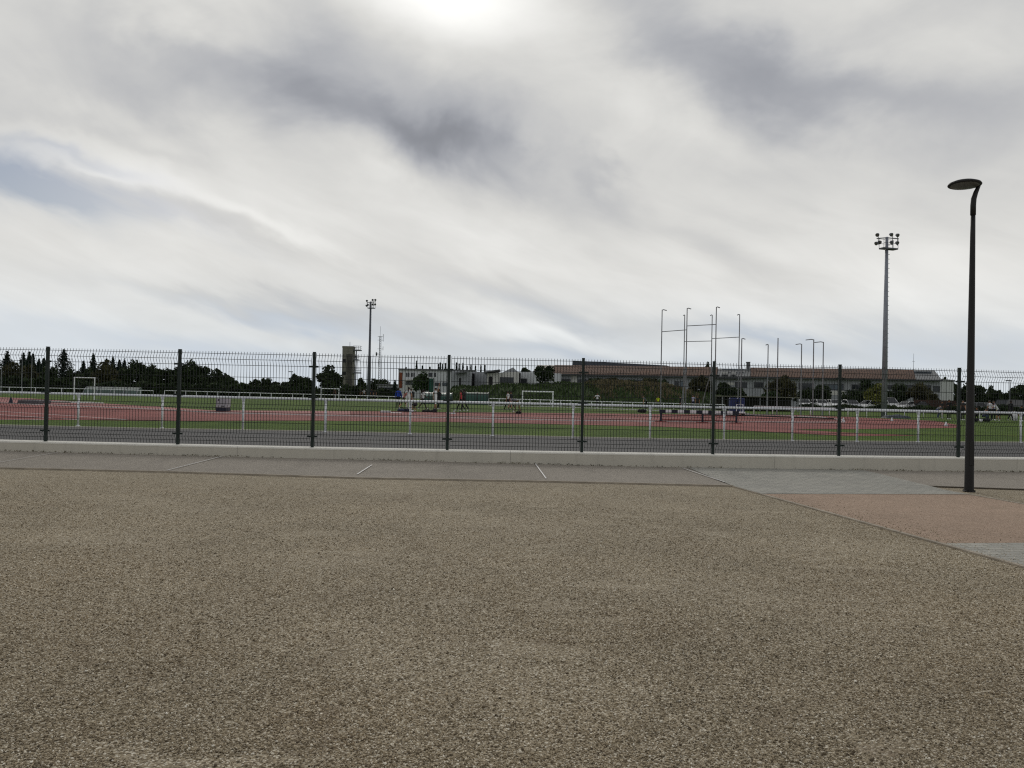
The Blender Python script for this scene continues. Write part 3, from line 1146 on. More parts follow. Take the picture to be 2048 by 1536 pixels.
# ------------------------------------------------------------------ floodlight masts
def floodlight_pole(label, px, py, top_py, sc, flip, sleeve, ps=1.0, steel=None):
    b = gP(px, py)
    H = pY(px, top_py, b.y).z
    t = thing('floodlight_mast', label, 'floodlight mast', (b.x, b.y, 0), group='floodlight masts of the stadium')
    m = MB()
    if sleeve:
        m.tube([(0, 0, -.1), (0, 0, H * .32), (0, 0, H * .44), (0, 0, H * .45), (0, 0, H)], [.34 * ps, .30 * ps, .27 * ps, .21 * ps, .15 * ps], 14)
    else:
        m.tube([(0, 0, -.1), (0, 0, H * .5), (0, 0, H)], [.255, .195, .125], 14)
    for k in range(int(H / .4)):                                    # climbing rungs
        if k > 8:
            m.box(.08 * sc, .27 * sc, -.02, .02, k * .4, k * .4 + .03)
    m.build('pole', steel or M_galv, t, smooth=True)
    z = H - 1.0
    m = MB()                                                     # maintenance platform
    Mz = Matrix.Rotation(R(18 * flip), 4, 'Z')
    x0, x1 = (-.55, .95)
    m.box(x0 * sc, x1 * sc, -.3, .3, z - .06, z + .06, M=Mz)
    for a in (x0, .35, x1):
        for s_ in (-.28, .28):
            m.tube([Mz @ Vector((a * sc, s_, z)), Mz @ Vector((a * sc, s_, z + .85))], .02, 5)
    for s_ in (-.28, .28):
        for h_ in (.45, .85):
            m.tube([Mz @ Vector((x0 * sc, s_, z + h_)), Mz @ Vector((x1 * sc, s_, z + h_))], .018, 5)
    m.build('platform', M_galvd, t)
    m = MB()                                                     # lamp bar
    m.tube([Mz @ Vector((-1.05 * sc, 0, H - .2)), Mz @ Vector((0, .05, H - .05)), Mz @ Vector((1.25 * sc, 0, H - .05))], .045, 6)
    m.tube([Mz @ Vector((-.9 * sc, 0, H - .75)), Mz @ Vector((-.9 * sc, 0, H + .1))], .03, 6)
    m.tube([Mz @ Vector((.62 * sc, 0, H - .65)), Mz @ Vector((.62 * sc, 0, H + .25))], .03, 6)
    m.tube([Mz @ Vector((1.15 * sc, 0, H - .65)), Mz @ Vector((1.15 * sc, 0, H + .25))], .03, 6)
    m.build('lamp_bar', M_galvd, t)
    for lx, lz, turn in ((-.98, .12, -50), (-.72, -.50, -50), (-1.08, -.62, -70), (.45, .25, 25), (1.12, .25, 25), (.5, -.42, 25), (1.1, -.42, 25)):
        c = Mz @ Vector((lx * sc, 0, H + lz))
        q = Matrix.Translation(c) @ Matrix.Rotation(R(turn), 4, 'Z') @ Matrix.Rotation(R(116), 4, 'X')
        l = MB()
        l.lathe([(.05, -.18), (.10, -.14), (.14, -.04), (.165, .05), (.165, .085), (.155, .09)], 14, M=q)
        lo = l.build('floodlight', M_galvd, t, smooth=True)
        l = MB()
        l.lathe([(.15, .092), (.12, .097), (.05, .10)], 14, M=q)
        l.build('lens', M_lens, lo, smooth=True)
    return t


floodlight_pole('tall grey floodlight mast rising behind the cages on the right', 1768, 835, 474, 1.0, 1, False)
floodlight_pole('slender floodlight mast with thicker sleeved foot, beside the concrete tower', 737, 799.5, 603, .66, -1, True, .86, pmat('dark_galvanised_steel', srgb(84, 87, 94), .55, .12, 2))

# ------------------------------------------------------------------ lattice antenna
a0 = pY(758, 781, 300)
t = thing('antenna_mast', 'thin lattice antenna mast with small dish right of the left floodlight', 'antenna mast', (a0.x, 300, 0))
zt, zt2 = pY(760, 672, 300).z, pY(760, 658, 300).z
m = MB()
w = .55
for k in range(3):
    an = 2 * math.pi * k / 3
    m.tube([(w * math.cos(an), w * math.sin(an), 0), (w * .6 * math.cos(an), w * .6 * math.sin(an), zt)], .07, 5)
nb = 26
for i in range(nb):
    z0, z1 = zt * i / nb, zt * (i + 1) / nb
    f0, f1 = w * (1 - .4 * i / nb), w * (1 - .4 * (i + 1) / nb)
    for k in range(3):
        a_, b_ = 2 * math.pi * k / 3, 2 * math.pi * (k + 1) / 3
        m.tube([(f0 * math.cos(a_), f0 * math.sin(a_), z0), (f1 * math.cos(b_), f1 * math.sin(b_), z1)], .04, 4)
m.tube([(0, 0, zt), (0, 0, zt2 + 1)], .05, 5)
m.build('lattice', M_galv, t)
m = MB()
dz = pY(757, 708, 300).z
m.lathe([(.1, -.3), (.6, -.2), (.75, .15), (.7, .2)], 12, M=Matrix.Translation((-1.2, 0, dz)) @ Matrix.Rotation(R(-90), 4, 'Y'))
m.tube([(-1, 0, dz), (0, 0, dz)], .1, 5)
m.build('dish', M_galvd, t)
for zz in (.78, .93, .99):
    m = MB()
    m.tube([(-.9, 0, zt * zz), (1.1, 0, zt * zz)], .06, 5)
    m.tube([(1.1, 0, zt * zz - .5), (1.1, 0, zt * zz + .9)], .08, 5)
    m.build('aerial', M_galvd, t)
# faint mast behind the long roof and two far street lamps
a1 = pY(1826, 800, 320)
t = thing('antenna_mast', 'faint thin antenna above the right end of the tiled roof', 'antenna mast', (a1.x, 320, 0))
m = MB()
m.tube([(0, 0, 0), (0, 0, pY(1825, 707, 320).z)], [.14, .05], 6)
m.build('pole', M_galv, t)
m = MB()
for zz in (14, 17):
    m.tube([(-.5, 0, zz), (.5, 0, zz)], .05, 4)
m.build('aerial', M_galv, t)
for px, top, lab, Y in ((2020, 762, 'far thin street lamp over the dark trees at right edge', 150), (584, 744, 'far thin street lamp above the round bushes left of tower', 190)):
    b = pY(px, top, Y)
    t = thing('street_lamp', lab, 'street lamp', (b.x, Y, 0), group='far street lamps')
    m = MB()
    m.tube([(0, 0, 0), (0, 0, b.z)], [.10, .06], 8)
    m.build('pole', M_galvd, t)
    m = MB()
    m.box(-.75, .2, -.15, .15, b.z - .02, b.z + .16, bev=.03)
    m.build('head', M_galvd, t)

# ------------------------------------------------------------------ concrete tower
TY = 230
ta, tb = pY(685, 692, TY), pY(706, 692, TY)
t = thing('concrete_tower', 'tall plain concrete training tower with steel balconies above dark trees', 'tower', ((ta.x + tb.x) / 2, TY, 0))
M_tower = pmat('tower_concrete', srgb(118, 116, 106), 0.95, 0.22, 0.5, 0.2, detail=7)
tw, th = (tb.x - ta.x) / 2, ta.z
m = MB()
m.box(-tw, tw, 0, 3.4, 0, th - .5)
m.box(-tw - .06, tw + .06, -.06, 3.46, th - .5, th)
m.build('wall', M_tower, t)
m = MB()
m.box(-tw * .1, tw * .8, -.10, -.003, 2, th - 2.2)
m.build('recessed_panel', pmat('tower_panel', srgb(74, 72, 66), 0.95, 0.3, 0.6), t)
for zpx, x1 in ((699, 720.5), (718.5, 716), (744.5, 719.5)):
    z = pY(712, zpx, TY).z
    xr = pY(x1, zpx, TY).x - (ta.x + tb.x) / 2
    m = MB()
    m.box(tw - .05, xr, .2, 2.6, z - .3, z)
    for hh in (.5, 1.0):
        m.tube([(tw, .25, z + hh), (xr, .25, z + hh), (xr, 2.5, z + hh)], .05, 4)
    for k in range(5):
        xk = tw + (xr - tw) * k / 4
        m.tube([(xk, .25, z), (xk, .25, z + 1.0)], .05, 4)
    m.build('balcony', M_galvd, t)
m = MB()
xq = pY(711, 740, TY).x - (ta.x + tb.x) / 2
m.tube([(xq, .6, 0), (xq, .6, pY(712, 699, TY).z)], .16, 6)
m.build('pole', M_galvd, t)
m = MB()
m.tube([(.4, 1, th), (.4, 1, th + 1.2)], .06, 5)
m.build('aerial', M_galvd, t)
for k, (zz) in enumerate((5.5, 9.0)):
    m = MB()
    m.box(-tw * .95, -tw * .25, -.012, -.002, zz, zz + 1.0)
    m.build('opening', M_dark, t)

# ------------------------------------------------------------------ goals and small field equipment
def goal(label, l_px, r_px, top_py, base_py, Y=None, depth=1.2, rad=.05):
    b0 = gP(l_px, base_py) if Y is None else pY(l_px, base_py, Y)
    Yv = b0.y
    x0, x1 = pY(l_px, top_py, Yv).x, pY(r_px, top_py, Yv).x
    h = pY((l_px + r_px) / 2, top_py, Yv).z
    t = thing('football_goal', label, 'goal', ((x0 + x1) / 2, Yv, 0), group='football goals on the infield')
    w = (x1 - x0) / 2
    for s_ in (-1, 1):
        m = MB()
        m.tube([(s_ * w, 0, 0), (s_ * w, 0, h)], rad, 8)
        m.build('goal_post', M_white, t)
        m = MB()
        m.tube([(s_ * w, 0, h), (s_ * w, depth * .5, h)], rad * .4, 6)
        m.tube([(s_ * w, depth * .5, h), (s_ * w, depth, 0.03)], rad * .4, 6)
        m.tube([(s_ * w, 0, .03), (s_ * w, depth, .03)], rad * .4, 6)
        m.build('side_stay', M_galvd, t)
    m = MB()
    m.tube([(-w - rad, 0, h), (w + rad, 0, h)], rad, 8)
    m.build('crossbar', M_white, t)
    return t


goal('narrow white goal standing on the infield under the left conifers', 149, 189.5, 755.5, 799)
goal('small far goal before dark bushes by the second fence post', 338, 369, 770, 788)
goal('white goal at the foot of the round tree left of tower', 642.5, 678, 777.5, 799, rad=.06)
goal('large white goal in front of the green bank', 1045, 1106, 783.5, 813.5, rad=.075)
b = gP(442, 823)
t = thing('field_box', 'pale grey box with navy base on the inner track edge', 'box', (b.x, b.y, 0))
hw, hz = (gP(456, 823).x - gP(427, 823).x) / 2, pY(442, 794, b.y).z
M_pale = pmat('pale_plastic', srgb(160, 164, 168), 0.6, 0.08, 2)
m = MB()
m.box(-hw, hw, 0, .7, hz * .27, hz, bev=.02)
bo = m.build('body', M_pale, t)
m = MB()
m.box(-hw + .01, hw - .01, .01, .69, 0, hz * .268)
m.build('base', M_navy, t)
m = MB()
m.box(-hw + .12, -hw + .19, -.012, -.002, hz * .74, hz * .84)
m.build('latch', M_dark, t)
m = MB()
m.box(hw - .3, hw - .15, -.012, -.002, hz * .34, hz * .4)
m.build('latch', M_dark, t)


def low_thing(name, label, cat, px0, px1, py, h, d, mat, rz=0.0, bev=.03, group=None):
    a_, b_ = gP(px0, py + .02 * (px0 - (px0 + px1) / 2)), gP(px1, py + .02 * (px1 - (px0 + px1) / 2))
    c = (a_ + b_) / 2
    w_ = (b_ - a_).length / 2
    m = MB()
    m.box(-w_, w_, 0, d, .014, h, bev=min(bev, h * .3))
    o = m.build(name, mat)
    o.location = (c.x, c.y, 0)
    o.rotation_euler = (0, 0, rz)
    return tag(o, label, cat, group)


low_thing('board', 'white take-off board lying on the track edge, left of the students', 'board', 760, 781, 826, .14, .3, M_white)
low_thing('board', 'thin white board lying on the track just by the blue bag', 'board', 781, 803, 827, .05, .3, M_white)
low_thing('board', 'white board lying on the track beside the middle fence post', 'board', 892, 911, 828, .06, .3, M_white)
b = gP(907.6, 827.5)
t = thing('marker_cone', 'tiny white marker cone on the track by the middle fence post', 'cone', (b.x, b.y - .05, .0))
m = MB()
m.lathe([(.10, .012), (.10, .03), (.06, .04), (.03, .22), (.01, .23)], 10)
m.build('cone', M_white, t)
b = gP(21.5, 807)
t = thing('marker_cone', 'small dark cone on the pink run-up at far left', 'cone', (b.x, b.y, 0))
m = MB()
m.lathe([(.22, .012), (.22, .05), (.14, .06), (.04, .42), (.02, .43)], 12)
m.build('cone', M_navy, t)
for px, py, lab in ((1686.5, 843.5, 'white cone at the tip of the throwing sector lines'), (1784, 842, 'small white cone on track past right floodlight foot'),
                    (1892, 852.5, 'small white cone near the right-hand end of the track')):
    b = gP(px, py)
    t = thing('marker_cone', lab, 'cone', (b.x, b.y, 0))
    m = MB()
    m.lathe([(.14, .012), (.14, .04), (.09, .05), (.03, .26), (.01, .27)], 10)
    m.build('cone', M_white, t)
low_thing('landing_mat', 'low dark grey mat with sloped end on the pink run-up at left', 'mat', 34, 77, 807.5, .24, 1.6, pmat('grey_cover', srgb(84, 84, 88), .8, .2, 1))
low_thing('sandpit_cover', 'flat pale grey sand pit cover between grass and pink run-up', 'cover', 84, 160, 806, .10, 2.2, pmat('pale_cover', srgb(132, 132, 126), .85, .2, .8))
low_thing('sandpit_board', 'long white edging board at the tip of the sand pit', 'board', 140, 205, 807.4, .10, .3, M_whitekerb)

# steeplechase barrier, navy and white beam
BY = gP(1323, 844).y
xa, xb = gP(1319, 844).x, gP(1457, 844.5).x
t = thing('steeplechase_barrier', 'wide steeplechase barrier with navy and white striped beam on the track', 'barrier', (xa, BY, 0))
zt_, zb_ = pY(1390, 820.5, BY).z, pY(1390, 827.5, BY).z
L = xb - xa
m = MB()
nst = 13
for k in range(nst):
    m.box(L * k / nst, L * (k + 1) / nst, 0, .13, zb_, zt_, mi=(k + 1) % 2 if k < nst - 1 else 1)
m.build('beam', [M_white, M_navy], t)
for lx in (.10, 2.38, L - .12):
    m = MB()
    m.box(lx - .05, lx + .05, .02, .11, 0.012, zb_ - .002)
    m.build('leg', M_navy, t)
    m = MB()
    m.box(lx - .32, lx + .30, -.02, .16, .012, .05)
    m.build('foot', M_red, t)
m = MB()
m.tube([(.1, .06, zb_ * .28), (L - .12, .06, zb_ * .28)], .025, 6)
m.tube([(.1, .06, zb_ * .8), (L - .12, .06, zb_ * .8)], .025, 6)
m.build('brace', M_red, t)

# throwing cages
def cage_pole(t, o0, px, base_py, top_py, Y, arm, rad=.046, gap=0):
    p = pY(px, base_py, Y)
    q = pY(px + (base_py - top_py) * .021, top_py, Y)
    m = MB()
    m.tube([(p.x - o0.x, Y - o0.y, 0), (p.x - o0.x, Y - o0.y, q.z * .45), (p.x - o0.x, Y - o0.y, q.z)], [rad * 1.3, rad * 1.05, rad * .9], 8)
    po = m.build('pole', M_pole, t)
    if arm:
        m = MB()
        L = arm / F_PX * Y
        m.tube([(p.x - o0.x, Y - o0.y, q.z - .03), (p.x - o0.x + L * .3, Y - o0.y, q.z + .01), (p.x - o0.x + L, Y - o0.y, q.z - .06)], .042, 6)
        m.build('arm', M_pole, po)
    return Vector((p.x - o0.x, Y - o0.y, q.z))


o0 = pY(1400, 826, 73)
t = thing('hammer_cage', 'tall hammer throwing cage of six thin poles joined by crossbars', 'throwing cage', (o0.x, 73, 0))
o0 = Vector((o0.x, 73, 0))
P = [cage_pole(t, o0, 1320.5, 826, 619.5, 73, 9), cage_pole(t, o0, 1370.5, 826, 616.5, 71, 8), cage_pole(t, o0, 1429, 826, 614, 69.5, 7),
     cage_pole(t, o0, 1366, 822, 630, 79, -3), cage_pole(t, o0, 1421, 822, 630, 78, -4), cage_pole(t, o0, 1476, 822, 629, 76, -5)]
for a_, b_, py in ((0, 1, 668.5), (1, 2, 660), (3, 4, 678), (4, 5, 672)):
    z = pY(1400, py, 75).z
    m = MB()
    m.tube([(P[a_].x, P[a_].y, z), (P[b_].x, P[b_].y, z + .05)], .035, 6)
    m.build('crossbar', M_pole, t)
for k, (dx, dy) in ((1, (-.25, .6)), (2, (-.75, 2.0)), (4, (.2, -.5))):
    m = MB()
    m.tube([(P[k].x + dx, P[k].y + dy, 0), (P[k].x + dx * .6, P[k].y + dy * .6, 2.2), (P[k].x, P[k].y, 4.6)], .045, 6)
    m.build('stay', M_pole, t)
o1 = Vector((pY(1560, 826, 72).x, 72, 0))
t = thing('discus_cage', 'lower discus throwing cage of thin poles with arms pointing inwards', 'throwing cage', (o1.x, 72, 0))
for px, bpy_, tp, Y, arm in ((1481, 829, 677, 72, 7), (1534, 828, 689, 76, -5), (1553.5, 829, 676, 71, 0), (1601, 829, 688, 76, -12), (1625, 830, 679, 71.5, -16), (1644.5, 829, 684, 73.5, -18)):
    cage_pole(t, o1, px, bpy_, tp, Y, arm, .05)

# thin poles at far left
for px, tp, bp_, Y in ((43, 709, 778, 95), (62.5, 713, 779, 95), (2, 736, 776, 92)):
    b = pY(px, bp_, Y)
    o = MB()
    o.tube([(0, 0, 0), (0, 0, pY(px, tp, Y).z)], [.05, .035], 6)
    o.tube([(-.1, 0, .02), (.1, 0, .02)], .06, 6)
    lab = {43: 'thin pole before dark conifers, between the two other thin poles', 62.5: 'tallest thin pole before dark conifers, near the first fence post', 2: 'short thin pole at the left picture edge'}[px]
    ob = o.build('slim_pole', M_pole)
    ob.location = (b.x, Y, 0)
    tag(ob, lab, 'pole', 'thin poles before the conifers')

# dark shelter, blue mat and trolley
SY = 92
x0, x1 = pY(1444, 800, SY).x, pY(1597, 800, SY).x
zs = pY(1500, 792.5, SY).z
t = thing('field_shelter', 'low dark open-fronted shelter with pale roof edge behind the blue mat', 'shelter', (x0, SY, 0))
m = MB()
m.box(-.1, x1 - x0 + .1, -.15, 2.6, zs - .09, zs)
m.build('roof', pmat('shelter_roof', srgb(120, 118, 104), .8, .15, 1), t)
m = MB()
m.box(0, x1 - x0, 2.4, 2.5, 0, zs - .092)
m.build('back_wall', pmat('shelter_wall', srgb(48, 48, 40), .9, .2, 1), t)
for xs in (.06, (x1 - x0) * .5, x1 - x0 - .06):
    m = MB()
    m.tube([(xs, 0, 0), (xs, 0, zs - .092)], .07, 6)
    m.build('post', M_pole, t)
m = MB()
m.box(.3, x1 - x0 - .3, 1.4, 1.9, .38, .45)
m.build('bench', M_dark, t)
b = gP(1484, 829)
b.y += 1.5
t = thing('crash_mat', 'bright blue mat standing upright in front of the dark shelter', 'mat', (b.x, b.y, 0))
hw = 15 / F_PX * b.y
zt_ = pY(1484, 796, b.y).z
m = MB()
m.box(-hw, -.01, 0, .45, .02, zt_, bev=.05)
m.box(.01, hw, 0, .45, .02, zt_, bev=.05)
m.build('cushion', M_blue, t)
m = MB()
m.box(-.25, .25, -.015, -.002, zt_ * .70, zt_ * .74)
m.build('strap', M_navy, t)
b = gP(1480, 832.5)
t = thing('trolley', 'white low trolley at the foot of the blue mat', 'trolley', (b.x, b.y, 0))
m = MB()
m.box(-.42, .42, 0, .7, .22, .34, bev=.02)
m.build('tray', M_white, t)
m = MB()
m.tube([(-.25, .1, .34), (-.25, .1, .9), (.25, .1, .9), (.25, .1, .34)], .03, 6)
m.build('handle', M_white, t)
for sx in (-.34, .34):
    for sy in (.1, .6):
        m = MB()
        m.tube([(sx - .04, sy, .115), (sx + .04, sy, .115)], .1, 10)
        m.build('wheel', M_dark, t)

# covered heap by the right mast
b = gP(1792, 836.5)
mats_heap = pmat('tarpaulin', srgb(70, 76, 82), .7, .35, 1.2, .4)
n_u, n_v = 26, 10
vs, fs = [], []
for i in range(n_u + 1):
    for j in range(n_v + 1):
        u, v = i / n_u * 2 - 1, j / n_v * 2 - 1
        e = max(0, 1 - abs(u) ** 4) ** .5 * max(0, 1 - abs(v) ** 4) ** .5
        vs.append((u * 1.05, v * .6, .32 * e * (0.75 + .25 * math.sin(u * 5 + 1) * math.cos(v * 3)) + .005))
for i in range(n_u):
    for j in range(n_v):
        a_ = i * (n_v + 1) + j
        fs.append((a_, a_ + n_v + 1, a_ + n_v + 2, a_ + 1))
mb = MB()
mb.add(vs, fs)
hp = mb.build('covered_heap', mats_heap, smooth=True)
hp.location = (b.x, b.y, 0.01)
tag(hp, 'low dark heap under grey tarpaulin beside the right floodlight foot', 'tarpaulin')

# green tunnel shelters and the pale one at left
def tunnel(name, label, px0, px1, py_top, py_base, Y, mat_lo, mat_hi, flat=0.0, depth=3.0, nrib=5, rib=None):
    rib = rib or M_green
    a_, b_ = pY(px0, py_base, Y), pY(px1, py_base, Y)
    h = pY((px0 + px1) / 2, py_top, Y).z
    w_ = b_.x - a_.x
    t = thing(name, label, 'shelter', (a_.x, Y, 0))
    prof = []
    for k in range(9):
        an = math.pi / 2 * k / 8
        prof.append((depth * (1 - math.cos(an)) * .5, h * math.sin(an)))
    def band(k0, k1):
        m = MB()
        vs = []
        for xs in (0, w_):
            for k in range(k0, k1 + 1):
                vs.append((xs, prof[k][0], prof[k][1]))
        n = k1 - k0 + 1
        fs = [(i, n + i, n + i + 1, i + 1) for i in range(n - 1)]
        m.add(vs, fs)
        return m
    band(0, 4).build('lower_cover', mat_lo, t)
    band(4, 8).build('upper_cover', mat_hi, t)
    m = MB()
    m.add([(w_, p[0], p[1]) for p in prof] + [(w_, depth * .5, 0)], [tuple(range(10))])
    m.add([(0, p[0], p[1]) for p in prof] + [(0, depth * .5, 0)], [tuple(range(9, -1, -1))])
    m.build('end_panel', mat_lo, t)
    for k in range(nrib + 1):
        m = MB()
        xs = w_ * k / nrib
        m.tube([(xs, p[0] - .03, p[1] + .03) for p in prof], .05, 5)
        m.build('rib', rib, t)
    return t


M_gcov = pmat('green_tarpaulin', srgb(30, 66, 54), .6, .15, .6)
M_clear = pmat('milky_sheeting', srgb(104, 130, 120), .4, .15, 1)
tunnel('team_shelter', 'green team shelter with milky upper panels behind the students', 846, 903, 785.5, 800, 95, M_gcov, M_clear)
tunnel('team_shelter', 'plain dark green curved shelter right of the middle fence post', 931, 976, 785, 803, 96, M_gcov, M_gcov, nrib=2)
tunnel('tunnel_cover', 'low pale rounded cover behind the left goal', 166, 273, 774, 787, 105, pmat('dim_sheeting', srgb(72, 88, 82), .6, .15, .8), pmat('pale_sheeting', srgb(128, 134, 128), .6, .12, .6), nrib=4, rib=M_pole)
# tall green net screen left of the school building
ny = 112
a_, b_ = pY(858, 757, ny), pY(867, 757, ny)
t = thing('net_screen', 'tall narrow green netting screen in front of the school facade', 'net', (a_.x, ny, 0))
m = MB()
m.box(0, b_.x - a_.x, 0, .05, .05, a_.z)
m.build('netting', pmat('green_netting', srgb(40, 84, 70), .8, .2, 2), t)
for xs in (0, b_.x - a_.x):
    m = MB()
    m.tube([(xs, -.06, 0), (xs, -.06, a_.z + .1)], .05, 6)
    m.build('post', M_green, t)

# ------------------------------------------------------------------ grass bank
CREST = [(880, 795), (895, 783), (908, 775.5), (974, 772), (1067, 769), (1140, 767.5), (1240, 765.5), (1290, 767.5), (1340, 774.5), (1380, 783.5), (1440, 794.5), (1478, 801)]
cx = np.array([pY(px, py, 112).x for px, py in CREST])
cz = np.array([max(0.0, pY(px, py, 112).z) for px, py in CREST])
cz[0] = 0.0
cz[-1] = 0.0


def crest(x_):
    return np.interp(x_, cx, cz, left=0, right=0)


def bank_z(x_, y_):
    def ss(a, b, v):
        q = np.clip((v - a) / (b - a), 0, 1)
        return q * q * (3 - 2 * q)
    wob = 0.12 * np.sin(x_ * .9 + y_ * .3) + .08 * np.sin(x_ * 2.3 + 1.0) * np.cos(y_ * .7)
    return crest(x_) * (ss(97, 112, y_) * (1 - ss(158, 178, y_))) + wob * np.minimum(1, crest(x_)) * ss(97, 101, y_) - .03


nx_, ny_ = 110, 60
gx = np.linspace(cx[0] - 1, cx[-1] + 1, nx_)
gy = np.concatenate([np.linspace(96, 116, 36), np.linspace(118, 180, ny_ - 36)])
XX, YY = np.meshgrid(gx, gy, indexing='ij')
ZZ = bank_z(XX, YY)
vv = np.stack([XX, YY, ZZ], -1).reshape(-1, 3)
ii, jj = np.meshgrid(np.arange(nx_ - 1), np.arange(ny_ - 1), indexing='ij')
a_ = (ii * ny_ + jj).ravel()
ff = np.stack([a_, a_ + ny_, a_ + ny_ + 1, a_ + 1], 1)
M_bank = grass_mat('bank_grass', srgb(40, 56, 30), srgb(62, 78, 42), dry=srgb(88, 76, 52), dry_lo=0.62, fine=5)
M_dry = grass_mat('dry_bank_growth', srgb(62, 54, 40), srgb(92, 80, 58), fine=4)
tag(big_mesh('grass_bank', vv, ff, M_bank, smooth=True), kind='structure')


# tufts of long grass and dry weeds growing on the bank: uncountable
def tufts(name, label, n, xr, yr, size, m):
    x_ = rng.uniform(*xr, n)
    y_ = rng.uniform(*yr, n)
    z_ = bank_z(x_, y_)
    keep = crest(x_) > .25
    if name == 'dry_weeds':
        u_ = (x_ - xr[0]) / (xr[1] - xr[0])
        keep &= rng.uniform(0, 1, n) < np.clip(np.minimum(u_, 1 - u_) * 5, 0, 1) * np.clip((y_ - 103) / 7 + .35 * np.sin(x_ * 1.7), 0.05, 1)
    x_, y_, z_ = x_[keep], y_[keep], z_[keep]
    n = len(x_)
    s = size * rng.uniform(.5, 1.5, n)
    an = rng.uniform(0, math.pi, n)
    w = s * .35
    lean = rng.normal(0, .3, (n, 2)) * s[:, None]
    c = np.stack([x_, y_, z_], 1)
    u = np.stack([np.cos(an) * w, np.sin(an) * w, np.zeros(n)], 1)
    top = np.stack([lean[:, 0], lean[:, 1], s], 1)
    v = np.stack([c - u - [0, 0, .05], c + u - [0, 0, .05], c + u * .4 + top, c - u * .4 + top], 1).reshape(-1, 3)
    f = np.arange(n * 4).reshape(n, 4)
    tag(big_mesh(name, v, f, m), label, 'grass', kind='stuff')


xl = lambda px: pY(px, 780, 108).x
tufts('long_grass', 'rough green grass growing on the slope of the bank', 9000, (xl(900), xl(1470)), (97, 114), .22, leaf_mat('rough_grass', srgb(44, 60, 30), srgb(70, 86, 46)))
tufts('dry_weeds', 'brown dry weeds covering the upper right of the bank', 6500, (xl(1165), xl(1410)), (103, 118), .30, leaf_mat('dry_weed', srgb(82, 76, 56), srgb(116, 107, 80)))


# ------------------------------------------------------------------ buildings
class Facade:
    def __init__(self, A, B, label, name, cat='building', group=None):
        self.A = Vector((A.x, A.y, 0))
        self.t = Vector((B.x - A.x, B.y - A.y, 0)).normalized()
        self.n = Vector((-self.t.y, self.t.x, 0))       # away from the camera
        self.L = (Vector((B.x, B.y, 0)) - self.A).length
        self.o = thing(name, label, cat, self.A, math.atan2(self.t.y, self.t.x), group)

    def uv(self, px, py, back=0.0):
        d = ray(px, py)
        c = Vector((0, 0, CAM_H))
        P0 = self.A + self.n * back
        k = (P0 - c).dot(self.n) / d.dot(self.n)
        p = c + d * k
        return ((p - self.A).dot(self.t), p.z)

    def wall(self, px0, px1, py_top, depth, m, z0=0.0, name='wall', front=0.0, slope_py=None):
        x0, zt0 = self.uv(px0, py_top)
        x1, zt1 = self.uv(px1, slope_py if slope_py is not None else py_top)
        if slope_py is None:
            zt1 = zt0
        mb = MB()
        mb.prism([(x0, front, z0), (x1, front, z0), (x1, front, zt1), (x0, front, zt0)], (0, depth - front, 0))
        return mb.build(name, m, self.o), x0, x1, zt0

    def rect(self, px0, py0, px1, py1, m, name='panel', proud=.03, inset=None):
        pc = (py0 + py1) / 2
        x0, x1 = self.uv(px0, pc)[0], self.uv(px1, pc)[0]
        xm = (px0 + px1) / 2
        z1, z0 = self.uv(xm, py0)[1], self.uv(xm, py1)[1]
        mb = MB()
        mb.box(x0, x1, -proud, -.002, z0, z1)
        return mb.build(name, m, self.o), x0, x1, z0, z1

    def window(self, px0, py0, px1, py1, m=None, bars=2, name='window', fr=.08, front=0.0):
        pc = (py0 + py1) / 2
        x0, x1 = self.uv(px0, pc)[0], self.uv(px1, pc)[0]
        xm = (px0 + px1) / 2
        z1, z0 = self.uv(xm, py0)[1], self.uv(xm, py1)[1]
        mb = MB()
        mb.box(x0 + fr, x1 - fr, front - .02, front - .003, z0 + fr, z1 - fr)
        w = mb.build(name, m or M_glass, self.o)
        mb = MB()
        mb.box(x0, x1, front - .07, front - .004, z0, z0 + fr)
        mb.box(x0, x1, front - .07, front - .004, z1 - fr, z1)
        mb.box(x0, x0 + fr, front - .068, front - .004, z0 + fr, z1 - fr)
        mb.box(x1 - fr, x1, front - .068, front - .004, z0 + fr, z1 - fr)
        for k in range(1, bars):
            xk = x0 + (x1 - x0) * k / bars
            mb.box(xk - .04, xk + .04, front - .06, front - .0205, z0 + fr, z1 - fr)
        mb.build('frame', M_frame, w)
        return w


def clad_mat(name, c, pitch, ang, var=.1):
    m = bpy.data.materials.new(name)
    m.use_nodes = True
    nt = m.node_tree
    b = nt.nodes['Principled BSDF']
    tc = nt.nodes.new('ShaderNodeTexCoord')
    p = tc.outputs['Object']
    sx = nt.nodes.new('ShaderNodeSeparateXYZ')
    nt.links.new(p, sx.inputs[0])
    X = V(nt, sx.outputs[0]) / pitch
    fr = X.op('FRACT')
    pan = X.op('FLOOR')
    wn = nt.nodes.new('ShaderNodeTexWhiteNoise')
    wn.noise_dimensions = '1D'
    nt.links.new(pan.s, wn.inputs['W'])
    n1 = noise(nt, p, .5, 6, .65)
    streak = noise(nt, combine(nt, V(nt, sx.outputs[0]) * 3.0, V(nt, sx.outputs[1]) * 3.0, V(nt, sx.outputs[2]) * .25), 1.0, 4, .6)
    tone = 1.0 + (V(nt, wn.outputs['Value']) - .5) * var + (n1 - .5) * .3 + (streak - .5) * .25
    joint = (fr - .5).op('ABSOLUTE').smooth(.47, .495)
    tone = tone * (1.0 - joint * .35)
    cc = mixc(nt, 1.0, combine(nt, tone, tone, tone), c, 'MULTIPLY')
    nt.links.new(cc, b.inputs['Base Color'])
    b.inputs['Roughness'].default_value = .85
    MATS[name] = m
    return m


